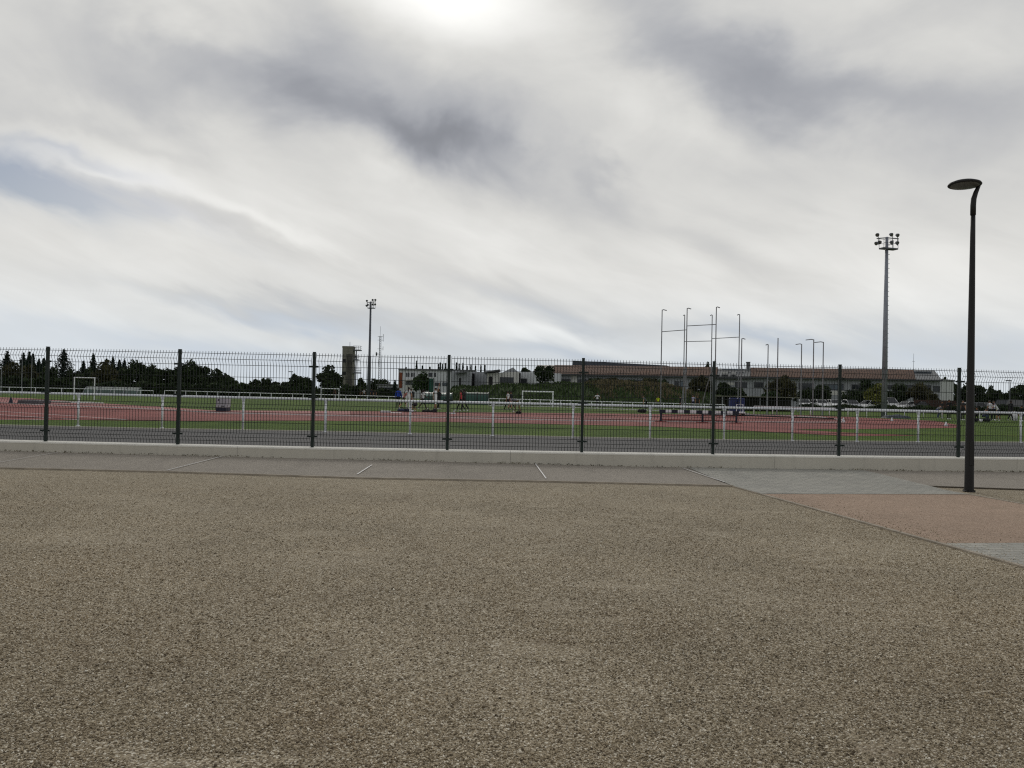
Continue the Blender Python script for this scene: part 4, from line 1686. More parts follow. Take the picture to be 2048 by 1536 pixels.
M_glass = glass_mat('window_glass', srgb(40, 46, 52))
M_glassl = glass_mat('pale_window_glass', srgb(84, 96, 106))
M_frame = pmat('window_frame', srgb(70, 72, 74), .5, .1, 3)
M_render = clad_mat('pale_render', srgb(200, 203, 204), 1.2, 0, .06)
M_render2 = clad_mat('grey_cladding', srgb(160, 163, 166), .9, 0)
M_render3 = clad_mat('white_render', srgb(206, 205, 198), 2.4, 0, .05)
M_longwall = clad_mat('long_wall_cladding', srgb(160, 163, 167), 1.0, 0)
M_rust = pmat('rust_panel', srgb(124, 68, 44), .8, .2, 1.5)
M_coping = pmat('roof_coping', srgb(104, 106, 108), .7, .1, 1)

# school block at left centre
f = Facade(pY(797, 780, 165), pY(948, 780, 165), 'pale two-storey school block with rust brown panel and round tree before it', 'school_building')
f.wall(797, 948, 740, 14, M_render)
x0, zt = f.uv(797, 740)
m = MB()
m.box(-.1, f.L + .1, -.25, 14.1, zt + .002, zt + .28)
m.build('roof', M_coping, f.o)
f.rect(797.8, 745, 805, 776, M_rust, 'rust_panel', .06)
for a_, b_ in ((812.3, 815), (816.2, 819), (822.3, 825.5), (827, 829.5), (857, 865), (868, 872)):
    f.window(a_, 745.5, b_, 753.5, bars=1, fr=.05)
f.window(811.5, 760, 820.5, 769.5, M_glassl, 3)
f.window(821.5, 760, 830.5, 769.5, M_glassl, 3)
f.rect(811.5, 771, 830.5, 780, M_render3, 'white_panel', .05)
f.window(869, 765, 881.5, 772, bars=3)
f.window(884.5, 765, 899.5, 772, M_glassl, 4)
f.window(905, 765, 916, 772.5, bars=2)
f.rect(806, 781, 812, 796, M_render3, 'entrance_panel', .05)
f.window(813, 784, 829, 794, M_glassl, 5)
xa, za = f.uv(812, 759.5)
xb, zb = f.uv(833, 757.0)
m = MB()
m.prism([(xa, -2.2, za - .3), (xb, -2.2, zb - .3), (xb, -2.2, zb - .05), (xa, -2.2, za - .05)], (0, 2.15, 0))
m.build('canopy', M_render3, f.o)
# low pale block left of it, mostly hidden
f = Facade(pY(755, 780, 185), pY(796, 780, 180), 'low grey block with window bands left of the school block', 'school_annex')
f.wall(755, 797, 770.5, 9, M_longwall)
f.window(757, 775, 795, 779, bars=6)
f.window(757, 783, 795, 787, bars=6)
m = MB()
z_ = f.uv(775, 770.5)[1]
m.box(-.2, f.L + .2, -.3, 9.1, z_ + .002, z_ + .25)
m.build('roof', M_coping, f.o)
# pavilions on the bank
f = Facade(pY(904, 765, 134), pY(943, 765, 134), 'small grey pavilion on the bank just right of the middle fence post', 'pavilion')
f.wall(904, 943, 741.5, 8, M_render2, slope_py=744)
f.rect(918, 756, 922, 773, M_dark, 'door', .05)
xa, za = f.uv(912, 746.5)
xb, zb = f.uv(934, 743.5)
m = MB()
m.prism([(xa, -1.6, za - .12), (xb, -1.6, zb - .12), (xb, -1.6, zb + .12), (xa, -1.6, za + .12)], (0, 1.58, 0))
m.build('canopy', M_coping, f.o)
f = Facade(pY(943, 765, 137), pY(976, 765, 135), 'plain grey pavilion with dark recess, second from left on the bank', 'pavilion')
f.wall(943, 976, 743.8, 8, M_render2)
f.rect(943.2, 747, 949, 774, M_dark, 'recess', .04)
f = Facade(pY(974, 765, 131), pY(1038, 765, 131), 'white pavilion with raked roof and one wide dark window', 'pavilion')
f.wall(974, 1038, 746.5, 10, M_render3, slope_py=743.5)
xa, za = f.uv(968, 746)
xm_, zm = f.uv(1000, 741.8)
xb, zb = f.uv(1026, 734.5)
xc, zc = f.uv(1039, 742.5)
m = MB()
m.prism([(xa, -1.2, za), (xm_, -1.2, zm), (xm_, -1.2, zm + .22), (xa, -1.2, za + .22)], (0, 9, 0))
m.build('roof', M_coping, f.o)
m = MB()
m.prism([(xm_, .6, zm - .4), (xc, .6, zc - .3), (xb, .6, zb)], (0, 7, 0))
m.build('gable', M_render2, f.o)
f.rect(977, 753, 984.5, 772, M_dark, 'door', .05)
f.window(999.5, 754.3, 1027.5, 765.5, bars=4, fr=.1)
f = Facade(pY(1037, 765, 140), pY(1068, 765, 138), 'narrow pale link block left of the dark round tree', 'pavilion')
f.wall(1037, 1068, 744, 8, M_render)
f.rect(1037.3, 746, 1041, 769, M_dark, 'recess', .04)
f.window(1042, 757, 1054, 768, bars=2)

# long building with the tiled roof
LA, LB = pY(1066, 760, 150), pY(1881, 760, 135)
f = Facade(LA, LB, 'very long low school building with terracotta tiled roof and glazed bays', 'long_building')
LANG = math.atan2(f.t.y, f.t.x)
ze = f.uv(1500, 752.6)[1]
zr = f.uv(1600, 736.3, 6.0)[1]
m = MB()
m.box(0, f.L, 0, 13, 0, ze - .12)
m.build('wall', M_longwall, f.o)
M_tiles = tile_roof_mat('roof_tiles', -LANG)
M_roofglass = pmat('roof_glazing', srgb(66, 70, 72), .35, .3, .8)


def roof_part(pxa0, pxa1, pxb0, pxb1, m, name, lift=0.0):
    """eave from pixel column a0 to b0, ridge from a1 to b1"""
    e0, e1 = f.uv(pxa0, 750)[0], f.uv(pxb0, 755)[0]
    r0, r1 = f.uv(pxa1, 733, 6.0)[0], f.uv(pxb1, 738, 6.0)[0]
    mb = MB()
    vs = [(e0, -.8, ze - .05), (e1, -.8, ze - .05), (r1, 6.0, zr), (r0, 6.0, zr)]
    vs = [(a, b, c + lift) for a, b, c in vs]
    back = [(e0, 13.2, ze), (e1, 13.2, ze)]
    top = vs + back
    n = len(top)
    low = [(a, b, c - .24) for a, b, c in top]
    mb.add(top + low, [(0, 1, 2, 3), (3, 2, 5, 4), (n + 3, n + 2, n + 1, n), (n + 4, n + 5, n + 2, n + 3), (0, n, n + 1, 1), (4, 5, n + 5, n + 4),
                       (0, 3, n + 3, n), (3, 4, n + 4, n + 3), (1, n + 1, n + 2, 2), (2, n + 2, n + 5, 5)])
    return mb.build(name, m, f.o)


roof_part(1105, 1109, 1433.5, 1436, M_tiles, 'tiled_roof')
rg = roof_part(1433.9, 1436.4, 1501, 1500.6, M_roofglass, 'glazed_roof', -.25)
roof_part(1501.4, 1501, 1829, 1826, M_tiles, 'tiled_roof')
roof_part(1829.4, 1826.4, 1881, 1869, M_roofglass, 'glazed_roof', -.06)
roof_part(1066, 1075, 1104.6, 1108.6, pmat('pale_roof_glazing', srgb(112, 106, 94), .6, .3, .8), 'glazed_roof', -.05)
# gutter
m = MB()
m.box(f.uv(1100, 750)[0], f.L + .1, -1.0, -.82, ze - .34, ze - .12)
m.build('gutter', M_frame, f.o)
# bright skylight frames in the glazed gaps
for a_, b_, py, w in ((1443, 1455, 744, .5), (1462, 1471, 746, .5), (1444, 1490, 739.5, .12), (1832, 1868, 745, .1), (1838, 1862, 750, .1)):
    xa, xb = f.uv(a_, py, 2.5)[0], f.uv(b_, py, 2.5)[0]
    yy = 1.2 if w > .3 else 4.0
    zz = ze + (zr - ze) * (yy + .8) / 6.8
    m = MB()
    m.box(xa, xb, yy - w, yy + w, zz - .05, zz + .16)
    m.build('skylight', M_glassl if w < .3 else M_render3, f.o)
xa, xb = f.uv(1493, 730, 7)[0], f.uv(1500, 730, 7)[0]
zz = f.uv(1497, 725, 7)[1]
m = MB()
m.box(xa, xb, 7, 7.8, zr - 1.0, zz)
m.box(xa - .08, xb + .08, 6.9, 7.9, zz, zz + .12)
m.build('chimney', M_coping, f.o)
for rc in ((1103, 758, 1120, 767.5, 3), (1122, 758, 1141, 767.5, 3), (1156, 759, 1180, 768.5, 4), (1182, 759, 1208, 768.5, 4), (1210, 759.5, 1235, 768.5, 4), (1250, 760, 1290, 768, 5),
           (1349, 762, 1358, 778, 1), (1360, 762, 1368, 778, 1), (1470, 764.3, 1494, 775.5, 3), (1508, 764.5, 1526.5, 775.5, 3), (1535, 764.5, 1560, 775.5, 3), (1597, 766.5, 1628, 779, 4),
           (1648, 768, 1687, 780, 4), (1703, 769, 1730, 779.5, 3), (1775, 770, 1800, 779, 3), (1805, 770, 1862, 781, 6), (1866, 772, 1880, 783.5, 2)):
    f.window(*rc[:4], M_glassl if rc[0] in (1360, 1648) else None, rc[4], fr=.10)
for rc in ((1453, 765, 1468.5, 770), (1656, 781.5, 1690, 790), (1598, 779.8, 1616, 781.5), (1822, 785, 1850, 788.5)):
    f.rect(*rc, M_render3, 'white_panel', .04)
f.rect(1142, 750.5, 1154, 769, M_render3, 'white_pier', .05)
f.rect(1336, 752, 1348, 784, M_render2, 'pier', .05)
f.rect(1688, 757, 1702, 783, M_render2, 'pier', .05)
# gable end block on the right
g = Facade(LB, pY(1908, 770, 139), 'pale corrugated end block at the right end of the long building', 'end_block')
M_corr = clad_mat('corrugated_sheet', srgb(186, 188, 186), .55, 0, .25)
g.wall(1881.5, 1908, 760.0, 10, M_corr, slope_py=762.5, front=.05)
z0_ = g.uv(1882, 760)[1]
z1_ = g.uv(1908, 762.5)[1]
m = MB()
m.prism([(-.02, -.1, z0_ + .01), (g.L + .2, -.1, z1_ + .01), (g.L + .2, -.1, z1_ + .2), (-.02, -.1, z0_ + .2)], (0, 10.3, 0))
m.build('roof', M_coping, g.o)
# slate hall behind
h0, h1 = pY(1149, 730, 172), pY(1330, 730, 166)
h = Facade(h0, h1, 'dark slate grey hall roof showing above the tiled roof', 'hall')
za = h.uv(1149, 721.3)[1]
zb = h.uv(1325, 730.8)[1]
m = MB()
m.prism([(0, 0, 0), (h.L, 0, 0), (h.L, 0, zb - 1.2), (0, 0, za - 1.6)], (0, 16, 0))
m.build('wall', M_render2, h.o)
m = MB()
m.prism([(-.3, -.4, za - 1.58), (h.L + .3, -.4, zb - 1.18), (h.L + .3, -.4, zb), (-.3, -.4, za)], (0, 17, 0))
m.build('roof', pmat('slate_roof', srgb(72, 76, 84), .7, .15, .6), h.o)
# reddish wall in front of the end block
b0, b1 = pY(1828, 815, 118), pY(1912, 815, 116)
m = MB()
m.box(0, (b1 - b0).xy.length, 0, .25, 0, pY(1870, 800.5, 117).z)
bw = m.build('brown_wall', pmat('brown_brick', srgb(68, 50, 44), .9, .25, 1.2))
bw.location = (b0.x, b0.y, 0)
bw.rotation_euler = (0, 0, math.atan2(b1.y - b0.y, b1.x - b0.x))
tag(bw, 'low reddish brown wall below the pale end block', 'wall')


# ------------------------------------------------------------------ trees, bushes, hedges
LM = {'dark': leaf_mat('dark_leaves', srgb(36, 48, 30), srgb(62, 74, 46)),
      'conifer': leaf_mat('conifer_needles', srgb(30, 44, 36), srgb(48, 64, 50)),
      'olive': leaf_mat('olive_leaves', srgb(52, 54, 34), srgb(78, 76, 50)),
      'yellow': leaf_mat('yellow_green_leaves', srgb(92, 96, 46), srgb(124, 126, 66)),
      'green': leaf_mat('green_leaves', srgb(38, 56, 30), srgb(62, 80, 44))}
M_bark = pmat('bark', srgb(58, 50, 42), .95, .3, 3)


def crown_pts(kind, w, h, n):
    if kind == 'cypress':
        t = rng.uniform(0, 1, n) ** .95
        prof = np.minimum(1, t * 7 + .4) * (1 - t) ** .95 + .03
        r = w / 2 * prof * rng.uniform(.3, 1.12, n)
        a = rng.uniform(0, 2 * math.pi, n)
        knob = 1 + .25 * np.sin(t * 19 + a * 2 + rng.uniform(0, 6))
        return np.stack([r * knob * np.cos(a), r * knob * np.sin(a), h * (.04 + t * .97)], 1)
    if kind == 'cedar':
        tiers = 15
        t = 1 - np.sqrt(rng.uniform(0, 1, n))
        k = np.minimum((t * tiers).astype(int), tiers - 1)
        t = np.where(rng.uniform(0, 1, n) < .12, rng.uniform(.6, 1, n), (k + .5) / tiers)
        nb = 8
        b = rng.integers(0, nb, n)
        ang = b / nb * 2 * math.pi + k * 1.3 + rng.normal(0, .16, n)
        lenb = (1 - t) ** .95 * w / 2 * (0.8 + .35 * np.sin(b * 2.7 + k * 4.1)) + .06
        r = lenb * rng.uniform(.05, 1.0, n)
        z = h * (.06 + .94 * t) + r * -.12 + rng.normal(0, .10 + .006 * h, n)
        return np.stack([r * np.cos(ang), r * np.sin(ang), z], 1)
    # broad crowns and shrubs
    nc = max(7, int(14 + w * 1.2))
    lo = .22 if kind == 'broad' else .02
    cc = rng.normal(size=(nc, 3))
    cc /= np.linalg.norm(cc, axis=1)[:, None]
    cc *= rng.uniform(.35, .95, nc)[:, None]
    rad = rng.uniform(.22, .42, nc)
    k = rng.integers(0, nc, n)
    d = rng.normal(size=(n, 3))
    d /= np.linalg.norm(d, axis=1)[:, None]
    q = cc[k] * .78 + d * (rad[k] * rng.uniform(.25, 1.05, n) ** .6)[:, None]
    q = np.clip(q, -1.08, 1.08)
    z = h * (lo + (1 - lo) * (q[:, 2] + 1) / 2)
    if kind == 'shrub':
        q[:, :2] *= (1.15 - .35 * (z / h))[:, None]
    return np.stack([q[:, 0] * w / 2, q[:, 1] * w / 2, z], 1)


def tree(name, label, px, top, wpx, Y, kind, leaf, base_z=0.0, group=None, n=None, cat='tree'):
    c = pY(px, top, Y)
    h = max(.5, c.z - base_z)
    w = wpx / F_PX * Y
    t = thing(name, label, cat, (c.x, Y, base_z), group=group)
    px_m = Y / (F_PX / 2)                       # metres to one pixel of the rendered picture
    ls = {'cypress': .72, 'cedar': .78}.get(kind, 1.1) * max(.16, px_m * 1.05)
    if n is None:
        n = int(np.clip(w * h / (ls * ls) * {'cypress': 6, 'cedar': 5.0}.get(kind, 7), 350, 5200))
    p = crown_pts(kind, w, h, n)
    p[:, 2] *= h / np.percentile(p[:, 2], 99.6 if kind in ('broad', 'shrub') else 99.95)
    p[:, :2] *= (w / 2) / np.percentile(np.abs(p[:, :2]), 98.5)
    v = leaf_quads(p, ls, .55 if kind == 'cedar' else 0)
    v[:, 2] = np.maximum(v[:, 2], .02)
    big_mesh('crown', v, np.arange(len(p) * 4).reshape(-1, 4), LM[leaf], t)
    m = MB()
    r = max(.07, .035 * h * (.6 if kind == 'cypress' else 1))
    m.tube([(0, 0, -.3), (0, 0, h * .3), (r * .3, 0, h * .62), (0, 0, h * .9)], [r * 1.25, r, r * .6, r * .15], 7)
    if kind in ('broad', 'shrub'):
        for k in range(5):
            a = k * 1.26 + rng.uniform(0, 1)
            z = h * (.2 + .07 * k)
            m.tube([(0, 0, z), (math.cos(a) * w * .16, math.sin(a) * w * .16, z + h * .14), (math.cos(a) * w * .32, math.sin(a) * w * .32, z + h * .32)], [r * .5, r * .33, r * .1], 5)
    if kind == 'cedar':
        for k in range(10):
            a, z = k * 2.4, h * (.15 + .075 * k)
            m.tube([(0, 0, z), (math.cos(a) * w * .4 * (1 - k / 12), math.sin(a) * w * .4 * (1 - k / 12), z - .2)], [r * .3, r * .08], 4)
    m.build('trunk', M_bark, t)
    return t


GL = 'trees closing the left side of the field'
# conifers
for i, (px, top, w, kind) in enumerate([(-12, 699, 50, 'cedar'), (15, 703, 46, 'cedar'), (47, 706, 38, 'cedar'), (59, 704, 26, 'cypress'), (66, 708, 24, 'cypress'), (78, 718, 34, 'cedar'), (88, 717, 26, 'cypress'),
                                        (128, 699, 74, 'cedar'), (167, 722, 32, 'cedar'), (187, 708, 34, 'cedar'), (213, 718, 28, 'cypress'), (226, 713, 34, 'cedar'), (239, 720, 26, 'cypress'), (249, 719, 34, 'cedar')]):
    lab = 'broad layered cedar towering above its neighbours right of the first fence post' if px == 128 else \
        f'dark pointed conifer, {ORD[i]} spire from the left edge of the tree line'
    tree('conifer_tree', lab, px, top, w, 150 + (i % 3) * 6, kind, 'conifer', group=GL)
# broadleaf behind and between
BR = [(-20, 728, 46, 'olive'), (32, 727, 52, 'olive'), (62, 731, 40, 'olive'), (98, 735, 36, 'dark'), (148, 741, 34, 'dark'), (178, 738, 34, 'dark'), (213, 724, 46, 'olive'), (247, 736, 36, 'dark'), (281, 723, 46, 'dark'),
      (308, 731, 38, 'dark'), (330, 738, 30, 'dark'), (350, 736, 26, 'dark'), (376, 724, 50, 'dark'), (409, 733, 46, 'dark'), (437, 739, 38, 'dark'), (463, 752, 30, 'dark')]
for i, (px, top, w, lf) in enumerate(BR):
    tree('broadleaf_tree', f'round {"olive brown" if lf == "olive" else "dark"} leafy tree, {ORD[i]} of the leafy row from the left edge', px, top, w, 135 + (i % 3) * 5, 'shrub', lf, group=GL)
for i, (px, top, w) in enumerate([(488, 767, 26), (512, 759, 22), (531, 757.5, 28), (549, 764, 22), (573, 765, 26), (593, 750, 40), (612, 756, 26)]):
    tree('small_tree', f'small airy tree, {ORD[i]} of the low trees between leafy row and tower', px, top, w, 175 + (i % 2) * 8, 'broad' if w < 24 else 'shrub', 'dark', group='low trees left of the tower')
tree('round_tree', 'big dark round tree immediately left of the concrete tower', 662, 733, 58, 170, 'shrub', 'dark')
tree('bush', 'dark bush at the foot of the concrete tower', 700, 769, 44, 160, 'shrub', 'dark')
tree('small_tree', 'dark tree between tower and left floodlight mast', 722, 757, 26, 185, 'shrub', 'dark')
tree('small_tree', 'rounded tree just right of the left floodlight mast', 757, 758.5, 44, 190, 'shrub', 'dark')
tree('cypress_tree', 'small pointed tree at the left corner of the school block', 790, 761, 12, 175, 'cypress', 'conifer')
tree('lollipop_tree', 'green round-headed tree on short trunk before the school facade', 844, 745.5, 29, 120, 'broad', 'green')
# cypresses over the roof
for i, (px, top, w) in enumerate([(812, 735, 9), (833.5, 722.5, 9), (845, 732, 9), (860, 734, 13), (877, 728.5, 6), (880.5, 725.5, 6), (885, 728.5, 6), (891, 726.5, 8), (913, 725.5, 9), (918.5, 728, 7), (926, 726.5, 9), (934.5, 732.5, 8),
                                  (942, 730, 8), (951, 732, 8), (962, 731, 8), (970, 730.5, 9)]):
    tree('cypress_tree', f'slim dark cypress tip above the pale roofs, {ORD[i]} from the left', px, top, w, 215, 'cypress', 'conifer', group='cypress row behind the school')
tree('pine_tree', 'rounded pine behind the roofs right of the raked gable', 1055, 737, 30, 200, 'broad', 'dark')
tree('small_tree', 'small tree crown peeping over the tiled roof near the tall cage', 1416, 728, 20, 190, 'shrub', 'dark')
# trees before the long building
for px, top, w, Y, lf, lab in ((1086, 733, 42, 118, 'dark', 'dark round tree on the bank at the left end of the tiled roof'),
                               (1404, 752, 46, 122, 'olive', 'large dark bushy tree left of the fence post by the tall cage'),
                               (1450, 766, 44, 124, 'dark', 'dark spreading bush behind the shelter, left end'),
                               (1478, 776, 40, 120, 'dark', 'low dark bush right behind the blue mat'),
                               (1566, 753, 56, 124, 'olive', 'wide brownish tree in front of the long building, behind the lower cage'),
                               (1545, 783, 36, 118, 'green', 'low green bush at the foot of the wide brownish tree'),
                               (1612, 778, 40, 126, 'dark', 'dark shrub above the first parked cars'),
                               (1640, 770, 40, 128, 'dark', 'dark taller shrub between the shorter cage poles and the end fence posts'),
                               (1710, 781, 52, 126, 'dark', 'dark rounded shrub over the middle parked cars'),
                               (1750, 768, 34, 122, 'yellow', 'yellow-green young tree left of the right floodlight mast'),
                               (1735, 760, 30, 131, 'dark', 'dark tree behind the yellow-green one'),
                               (1795, 769, 44, 126, 'dark', 'dark tree immediately right of the right floodlight mast'),
                               (1838, 768, 52, 124, 'olive', 'spreading dark tree before the right end of the long building'),
                               (1870, 789, 30, 120, 'olive', 'low bush below the glazed roof end')):
    bz = float(bank_z(np.array([pY(px, top, Y).x]), np.array([Y]))[0]) if px < 1440 else 0
    tree('leafy_tree', lab, px, top, w, Y, 'shrub', lf, bz, 'trees before the long building')
# shrubs on the bank
for i, (px, top, w) in enumerate([(1192, 757, 26), (1222, 756, 34), (1262, 762, 20), (1296, 757, 40), (1325, 760, 30)]):
    x_ = pY(px, top, 116).x
    tree('shrub', f'dark shrub on top of the bank, {ORD[i]} from left under the tiled roof', px, top, w, 116, 'shrub', 'olive' if i % 2 else 'dark', float(bank_z(np.array([x_]), np.array([116.]))[0]), 'shrubs along the top of the bank', cat='shrub')
# trees right of the long building
for i, (px, top, w) in enumerate([(1890, 757, 26), (1911, 766, 30), (1932, 768, 34), (1952, 772, 30), (1968, 773.5, 26), (1980, 772, 22), (2000, 782, 36), (2022, 780, 34), (2041, 771, 36), (2066, 768, 46), (2100, 764, 50)]):
    tree('roadside_tree', f'dark tree, {ORD[i]} of the group right of the long building', px, top, w, 165 if i else 175, 'shrub', 'dark', group='trees right of the long building')


def hedge(name, label, px0, px1, top0, top1, Y, depth, leaf, n):
    a_, b_ = pY(px0, top0, Y), pY(px1, top1, Y)
    L = b_.x - a_.x
    t = thing(name, label, 'hedge', (a_.x, Y, 0))
    q = rng.uniform(0, 1, (n, 3))
    hh = a_.z + (b_.z - a_.z) * q[:, 0] + .18 * np.sin(q[:, 0] * L * 1.3) + rng.normal(0, .08, n)
    p = np.stack([q[:, 0] * L, (q[:, 1] - .5) * depth, q[:, 2] ** .8 * np.maximum(.2, hh)], 1)
    v = leaf_quads(p, np.full(n, .24))
    v[:, 2] = np.maximum(v[:, 2], 0.02)
    big_mesh('foliage', v, np.arange(n * 4).reshape(-1, 4), LM[leaf], t)
    m = MB()
    for k in range(int(L / 1.5)):
        m.tube([(k * 1.5 + .5, 0, -.1), (k * 1.5 + .6, .1, max(.3, a_.z * .7))], [.06, .02], 4)
    m.build('stem', M_bark, t)


hedge('hedge', 'clipped dark hedge below the conifers at far left', -60, 150, 755, 758.5, 118, 1.6, 'dark', 6500)
hedge('hedge', 'dark hedge behind the pale rounded cover and white railing', 145, 490, 765, 770, 122, 2.0, 'dark', 8500)
hedge('hedge', 'low dark hedge behind the railing, running to the tower foot', 480, 700, 772, 777, 140, 2.0, 'dark', 6500)
hedge('hedge', 'low dark hedge between left floodlight mast and school block', 700, 800, 779, 782, 150, 2.0, 'dark', 4000)
hedge('hedge', 'dark hedge in front of the parked cars', 1596, 1912, 813.0, 817.0, 104, 1.4, 'dark', 8000)
hedge('hedge', 'dark hedge bottom right behind the seated students', 1905, 2110, 812, 818, 100, 1.4, 'dark', 5000)

# ------------------------------------------------------------------ parked cars
M_tyre = pmat('tyre_rubber', srgb(26, 26, 27), .85, .15, 4)
M_hub = pmat('wheel_rim', srgb(150, 152, 156), .4, .1, 4, metallic=.5)
M_carglass = glass_mat('car_glass', srgb(26, 30, 34), .08)
M_lamp = pmat('headlamp', srgb(196, 200, 204), .2, .08, 4)
M_tail = pmat('tail_lamp', srgb(130, 24, 24), .3, .1, 4)


def car(label, px, py, heading, paint, kind='hatchback', Y=None, name='parked_car', cat='car'):
    b = gP(px, py) if Y is None else Vector((pY(px, py, Y).x, Y, 0))
    t = thing(name, label, cat, (b.x, b.y, 0), R(heading), 'cars parked behind the hedge')
    # local: +Y is forward
    if kind == 'van':
        Lh, W, zb, zs, zr, cab = 2.4, .95, .28, 1.12, 1.95, (-2.35, -2.3, 1.0, 1.75)
    elif kind == 'estate':
        Lh, W, zb, zs, zr, cab = 2.25, .9, .24, .95, 1.5, (-2.15, -1.8, .35, 1.2)
    else:
        Lh, W, zb, zs, zr, cab = 2.0, .86, .22, .92, 1.48, (-1.9, -1.45, .3, 1.1)
    # lower body: sections along the length
    prof = [(-Lh, zb + .12, zs - .12, .86), (-Lh + .12, zb, zs, .96), (-Lh * .55, zb - .02, zs + .02, 1.0), (cab[3], zb - .02, zs, 1.0),
            (Lh * .78, zb, zs - .14, .95), (Lh - .1, zb + .04, zs - .26, .88), (Lh, zb + .14, zs - .38, .78)]
    m = MB()
    vs, n = [], 10
    for y_, z0, z1, k in prof:
        w = W * k
        zm = (z0 + z1) / 2
        vs += [(-w * .9, y_, z0), (-w, y_, z0 + .1), (-w, y_, zm), (-w * .97, y_, z1 - .06), (-w * .86, y_, z1), (w * .86, y_, z1), (w * .97, y_, z1 - .06), (w, y_, zm), (w, y_, z0 + .1), (w * .9, y_, z0)]
    fs = [tuple(range(n)), tuple(reversed([(len(prof) - 1) * n + k for k in range(n)]))]
    for i in range(len(prof) - 1):
        for k in range(n):
            j = (k + 1) % n
            fs.append((i * n + k, (i + 1) * n + k, (i + 1) * n + j, i * n + j))
    m.add(vs, fs)
    m.build('body', paint, t, smooth=False)
    # glasshouse
    y0, y1, y2, y3 = cab
    m = MB()
    wl, wt = W * .9, W * .74
    m.add([(-wl, y0, zs - .02), (wl, y0, zs - .02), (wl, y3, zs - .03), (-wl, y3, zs - .03), (-wt, y1, zr - .05), (wt, y1, zr - .05), (wt, y2, zr - .05), (-wt, y2, zr - .05)],
          [(0, 1, 5, 4), (1, 2, 6, 5), (2, 3, 7, 6), (3, 0, 4, 7), (4, 5, 6, 7), (3, 2, 1, 0)])
    gl = m.build('windows', M_carglass, t)
    m = MB()
    m.box(-wt - .02, wt + .02, y1 - .03, y2 + .04, zr - .049, zr, bev=.02)
    for s_ in (-1, 1):
        m.tube([(s_ * wl, y3, zs - .02), (s_ * wt, y2, zr - .04)], .04, 5)
        m.tube([(s_ * wl, y0, zs - .02), (s_ * wt, y1, zr - .04)], .05, 5)
        m.tube([(s_ * (wl + .005), (y0 + y3) / 2 - .1, zs - .02), (s_ * (wt + .005), (y1 + y2) / 2 - .1, zr - .04)], .035, 5)
    m.build('roof', paint, t)
    for s_ in (-1, 1):
        for yw in (-Lh * .62, Lh * .64):
            w = MB()
            w.tube([(s_ * (W - .2), yw, .31), (s_ * (W + .005), yw, .31)], .31, 16)
            wo = w.build('wheel', M_tyre, t)
            w = MB()
            w.tube([(s_ * (W + .006), yw, .31), (s_ * (W + .02), yw, .31)], [.19, .17], 12)
            w.build('rim', M_hub, wo)
        w = MB()
        w.box(s_ * W * .62 - .15, s_ * W * .62 + .15, Lh - .09, Lh + .012, zs - .42, zs - .30, bev=.02)
        w.build('headlight', M_lamp, t)
        w = MB()
        w.box(s_ * W * .72 - .1, s_ * W * .72 + .1, -Lh - .012, -Lh + .06, zs - .35, zs - .15, bev=.02)
        w.build('tail_light', M_tail, t)
        w = MB()
        w.box(s_ * (W + .08) - .08, s_ * (W + .08) + .08, y3 - .32, y3 - .2, zs - .02, zs + .12, bev=.02)
        w.build('mirror', paint, t)
    w = MB()
    w.box(-.26, .26, Lh + .002, Lh + .014, zb + .2, zb + .31)
    w.build('number_plate', M_lamp, t)
    return t


PW = pmat('white_car_paint', srgb(222, 222, 220), .25, .04, 2)
PS = pmat('silver_car_paint', srgb(150, 153, 156), .3, .05, 2, metallic=.4)
PD = pmat('dark_car_paint', srgb(34, 36, 42), .25, .1, 2)
PG = pmat('grey_car_paint', srgb(96, 98, 102), .3, .08, 2, metallic=.3)
car('white hatchback nose-on behind hedge, leftmost of the parked row', 1608, 806, 165, PW, Y=122)
car('white small car nose-on beside the leftmost parked one, between the short cage poles', 1640, 806, 182, PW, Y=122)
car('white car nose-on immediately left of the seventh fence post', 1670, 806, 172, PW, 'estate', Y=121)
car('silver car nose-on right of the seventh fence post', 1702, 806, 178, PS, Y=121)
car('white hatchback side-on left of the right floodlight mast', 1738, 806, 118, PW, Y=122)
car('white van beside the right floodlight mast', 1772, 806, 192, PW, 'van', Y=124, name='parked_van', cat='van')
car('white car side-on right of the right floodlight mast', 1815, 806, 110, PW, Y=121)
car('dark car at the right end of the parked row by the brown wall', 1841, 806, 98, PD, Y=118)
car('silver car showing its curved roof behind the street lamp pole', 1936, 806, 96, PS, 'estate', Y=112)
car('white car right of the street lamp, behind the hedge', 1968, 806, 175, PW, Y=118)
car('large dark van at far right behind the standing students', 2014, 806, 118, PD, 'van', Y=109, name='parked_van', cat='van')
car('grey car cut by the right picture edge', 2058, 806, 105, PG, 'estate', Y=116)


# ------------------------------------------------------------------ people
SKIN = {'light': srgb(196, 150, 124), 'tan': srgb(150, 106, 80), 'dark': srgb(78, 54, 42)}
for k, v in SKIN.items():
    pmat('skin_' + k, v, .6, .06, 6)
CLOTH = {'white': (228, 226, 230), 'black': (26, 26, 28), 'navy': (30, 34, 56), 'blue': (36, 72, 178), 'red': (208, 70, 80), 'pink': (184, 110, 118), 'lilac': (176, 172, 196), 'grey': (104, 106, 110),
         'yellow': (206, 226, 40), 'khaki': (112, 98, 66), 'charcoal': (46, 45, 48), 'brown': (76, 58, 46), 'jeans': (62, 72, 98)}
for k, v in CLOTH.items():
    pmat('cloth_' + k, srgb(*v), .9, .1, 5)
M_hair = pmat('dark_hair', srgb(30, 24, 21), .7, .2, 10)
M_hairb = pmat('brown_hair', srgb(70, 52, 38), .7, .2, 10)


def rx(v, a):
    c, s = math.cos(a), math.sin(a)
    return Vector((v.x, v.y * c - v.z * s, v.y * s + v.z * c))


